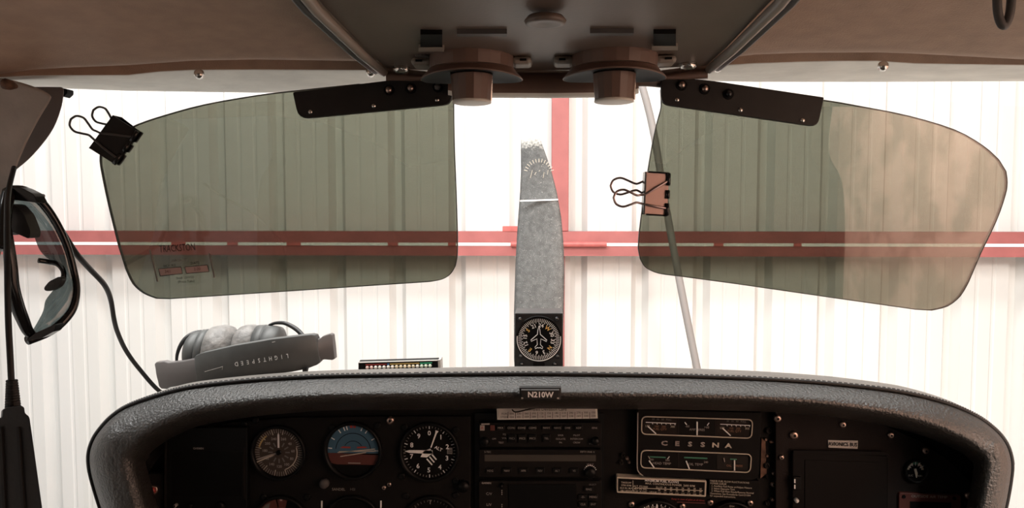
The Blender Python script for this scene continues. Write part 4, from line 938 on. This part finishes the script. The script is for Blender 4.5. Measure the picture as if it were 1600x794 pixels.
# ================================================================== SUNGLASSES AND CABLES ON THE LEFT PILLAR
YG = .58
sg = empty('sunglasses', at(40, 300, YG), 'wraparound black sunglasses with smoke lenses hanging sideways from the pillar', 'sunglasses')
dep = lambda t: YG + .035*math.sin(math.pi*t)              # wraps away from the viewer in the middle
outer = spline([(16, 297), (38, 298), (62, 313), (85, 343), (104, 382), (116, 425), (119.5, 455), (114, 482), (97, 504), (74, 520), (43, 532)], 5)
inner = spline([(15, 318), (28, 322), (40, 340), (52, 362), (62, 388), (74, 402), (98, 420), (88, 448), (72, 470), (66, 492), (45, 530)], 5)
n = len(outer)
MB().loft([[at(*p, dep(i/(n-1))) for i, p in enumerate(outer)], [at((p[0]+q[0])/2, (p[1]+q[1])/2, dep(i/(n-1)) - .004) for i, (p, q) in enumerate(zip(outer, inner))], [at(*q, dep(i/(n-1)) + .002) for i, q in enumerate(inner)]]).build('lens', M['lens'], sg, smooth=True, solid=.0015)
MB().tube([at(*p, dep(i/(n-1))) for i, p in enumerate(outer)], [.0027 + .0013*abs(2*i/(n-1)-1) for i in range(n)], 10).build('brow_frame', M['blackgloss'], sg, smooth=True)
# heavy hinge corners
plate('hinge_corner', M['blackgloss'], round_poly([(12, 293), (32, 293), (52, 303), (60, 318), (44, 315), (14, 312)], 5), YG - .006, .012, sg, bevel=.002)
plate('hinge_corner', M['blackgloss'], round_poly([(40, 533), (56, 520), (88, 506), (84, 518), (66, 528)], 3), YG - .004, .01, sg, bevel=.0015)
plate('temple_pad', M['blackplastic'], round_poly([(12, 318), (24, 320), (38, 336), (48, 362), (46, 374), (28, 366), (18, 362), (10, 370)], 5), YG - .012, .012, sg, bevel=.002)
plate('brow_tab', M['rose_glint'] if False else M['frame'], round_poly([(50, 311), (60, 302), (64, 305), (62, 311), (54, 315)], 3), YG + .01, .006, sg, bevel=.001)
lt = spline([(9, 350, .56), (13, 380, .56), (17, 415, .56), (20, 450, .562), (28, 480, .568), (36, 500, .575), (43, 516, .58), (50, 524, .582)], 5)
MB().tube([at(*p) for p in lt], [.0035 + .0016*math.sin(math.pi*i/(len(lt)-1)) for i in range(len(lt))], 10).build('temple', M['blackgloss'], sg, smooth=True)
MB().tube([at(*p) for p in spline([(14, 300, .575), (8, 330, .56), (6, 360, .555), (5, 390, .55)], 4)], .005, 10).build('temple', M['blackgloss'], sg, smooth=True)
np_ = spline([(60, 407, .605), (74, 409, .61), (90, 413, .612), (99, 424, .612), (98, 438, .61), (90, 448, .606)], 4)
MB().tube([at(*p) for p in np_], .0022, 8).build('nose_bridge', M['blackgloss'], sg, smooth=True)
plate('nose_pad', M['blackplastic'], round_poly([(68, 450), (76, 440), (92, 432), (98, 436), (92, 448), (80, 455), (70, 455)], 4), .598, .006, sg, bevel=.0018)

# headset lead from behind the glasses to the glareshield
lead = spline([(96, 360, .63), (118, 395, .65), (140, 420, .69), (163, 445, .73), (173, 468, .77), (178, 498, .80), (184, 520, .83), (197, 548, .87), (218, 577, .90), (250, 612, .93), (275, 618, .95)], 5)
tag(MB().tube([at(*p) for p in lead], .0026, 8).build('headset_lead', M['rubber'], smooth=True), 'black lead curving from behind the sunglasses down to the headset', 'cable')
# hanging controller on its own cable
cb = spline([(22, 262, .56), (13, 300, .53), (11, 340, .50), (11.5, 420, .47), (13, 500, .46), (16, 560, .455), (18, 600, .455)], 5)
tag(MB().tube([at(*p) for p in cb], .0019, 8).build('controller_cable', M['rubber'], smooth=True), 'black cable hanging straight down along the left pillar', 'cable')
cbx = empty('headset_controller', at(20, 700, .455), 'black headset controller box hanging on a ribbed cable end', 'controller')
mb = MB(); pr = []
for k in range(12):
    y0 = 594 + k*4; w_ = 9 + k*.30
    pr.append((y0, w_)); pr.append((y0 + 2.6, w_ + .3)); pr.append((y0 + 2.9, w_ - 1.4)); pr.append((y0 + 3.8, w_ - 1.4))
rows = []
for y, w_ in pr:
    c = at(18.5 + (y-594)*.04, y, .455); rows.append([c + Vector((w_*U(.455)*math.cos(2*math.pi*j/14), w_*U(.455)*math.sin(2*math.pi*j/14)*.8, 0)) for j in range(14)])
mb.loft(rows, True, True).build('strain_relief', M['rubber'], cbx)
pts = round_poly([(-22, 664), (-4, 653), (3, 653), (4, 640), (10, 637), (34, 634), (38, 637), (39, 646), (46, 651), (66, 794), (80, 900), (-40, 900)], [4, 3, 3, 2, 2, 2, 2, 3, 4, 1, 4, 4], 3)
MB().prism([at(x, y, .44) for x, y in pts], [at(x*.97 - 2, y + 2, .468) for x, y in pts]).build('body', M['blackplastic'], cbx, bevel=.003)
for x0, x1 in ((-2, 8), (25, 40)):
    plate('ridge', M['rubber'], [(x0, 668), (x0 + 4, 668), (x1 + 4, 890), (x1, 890)], .4385, .002, cbx)
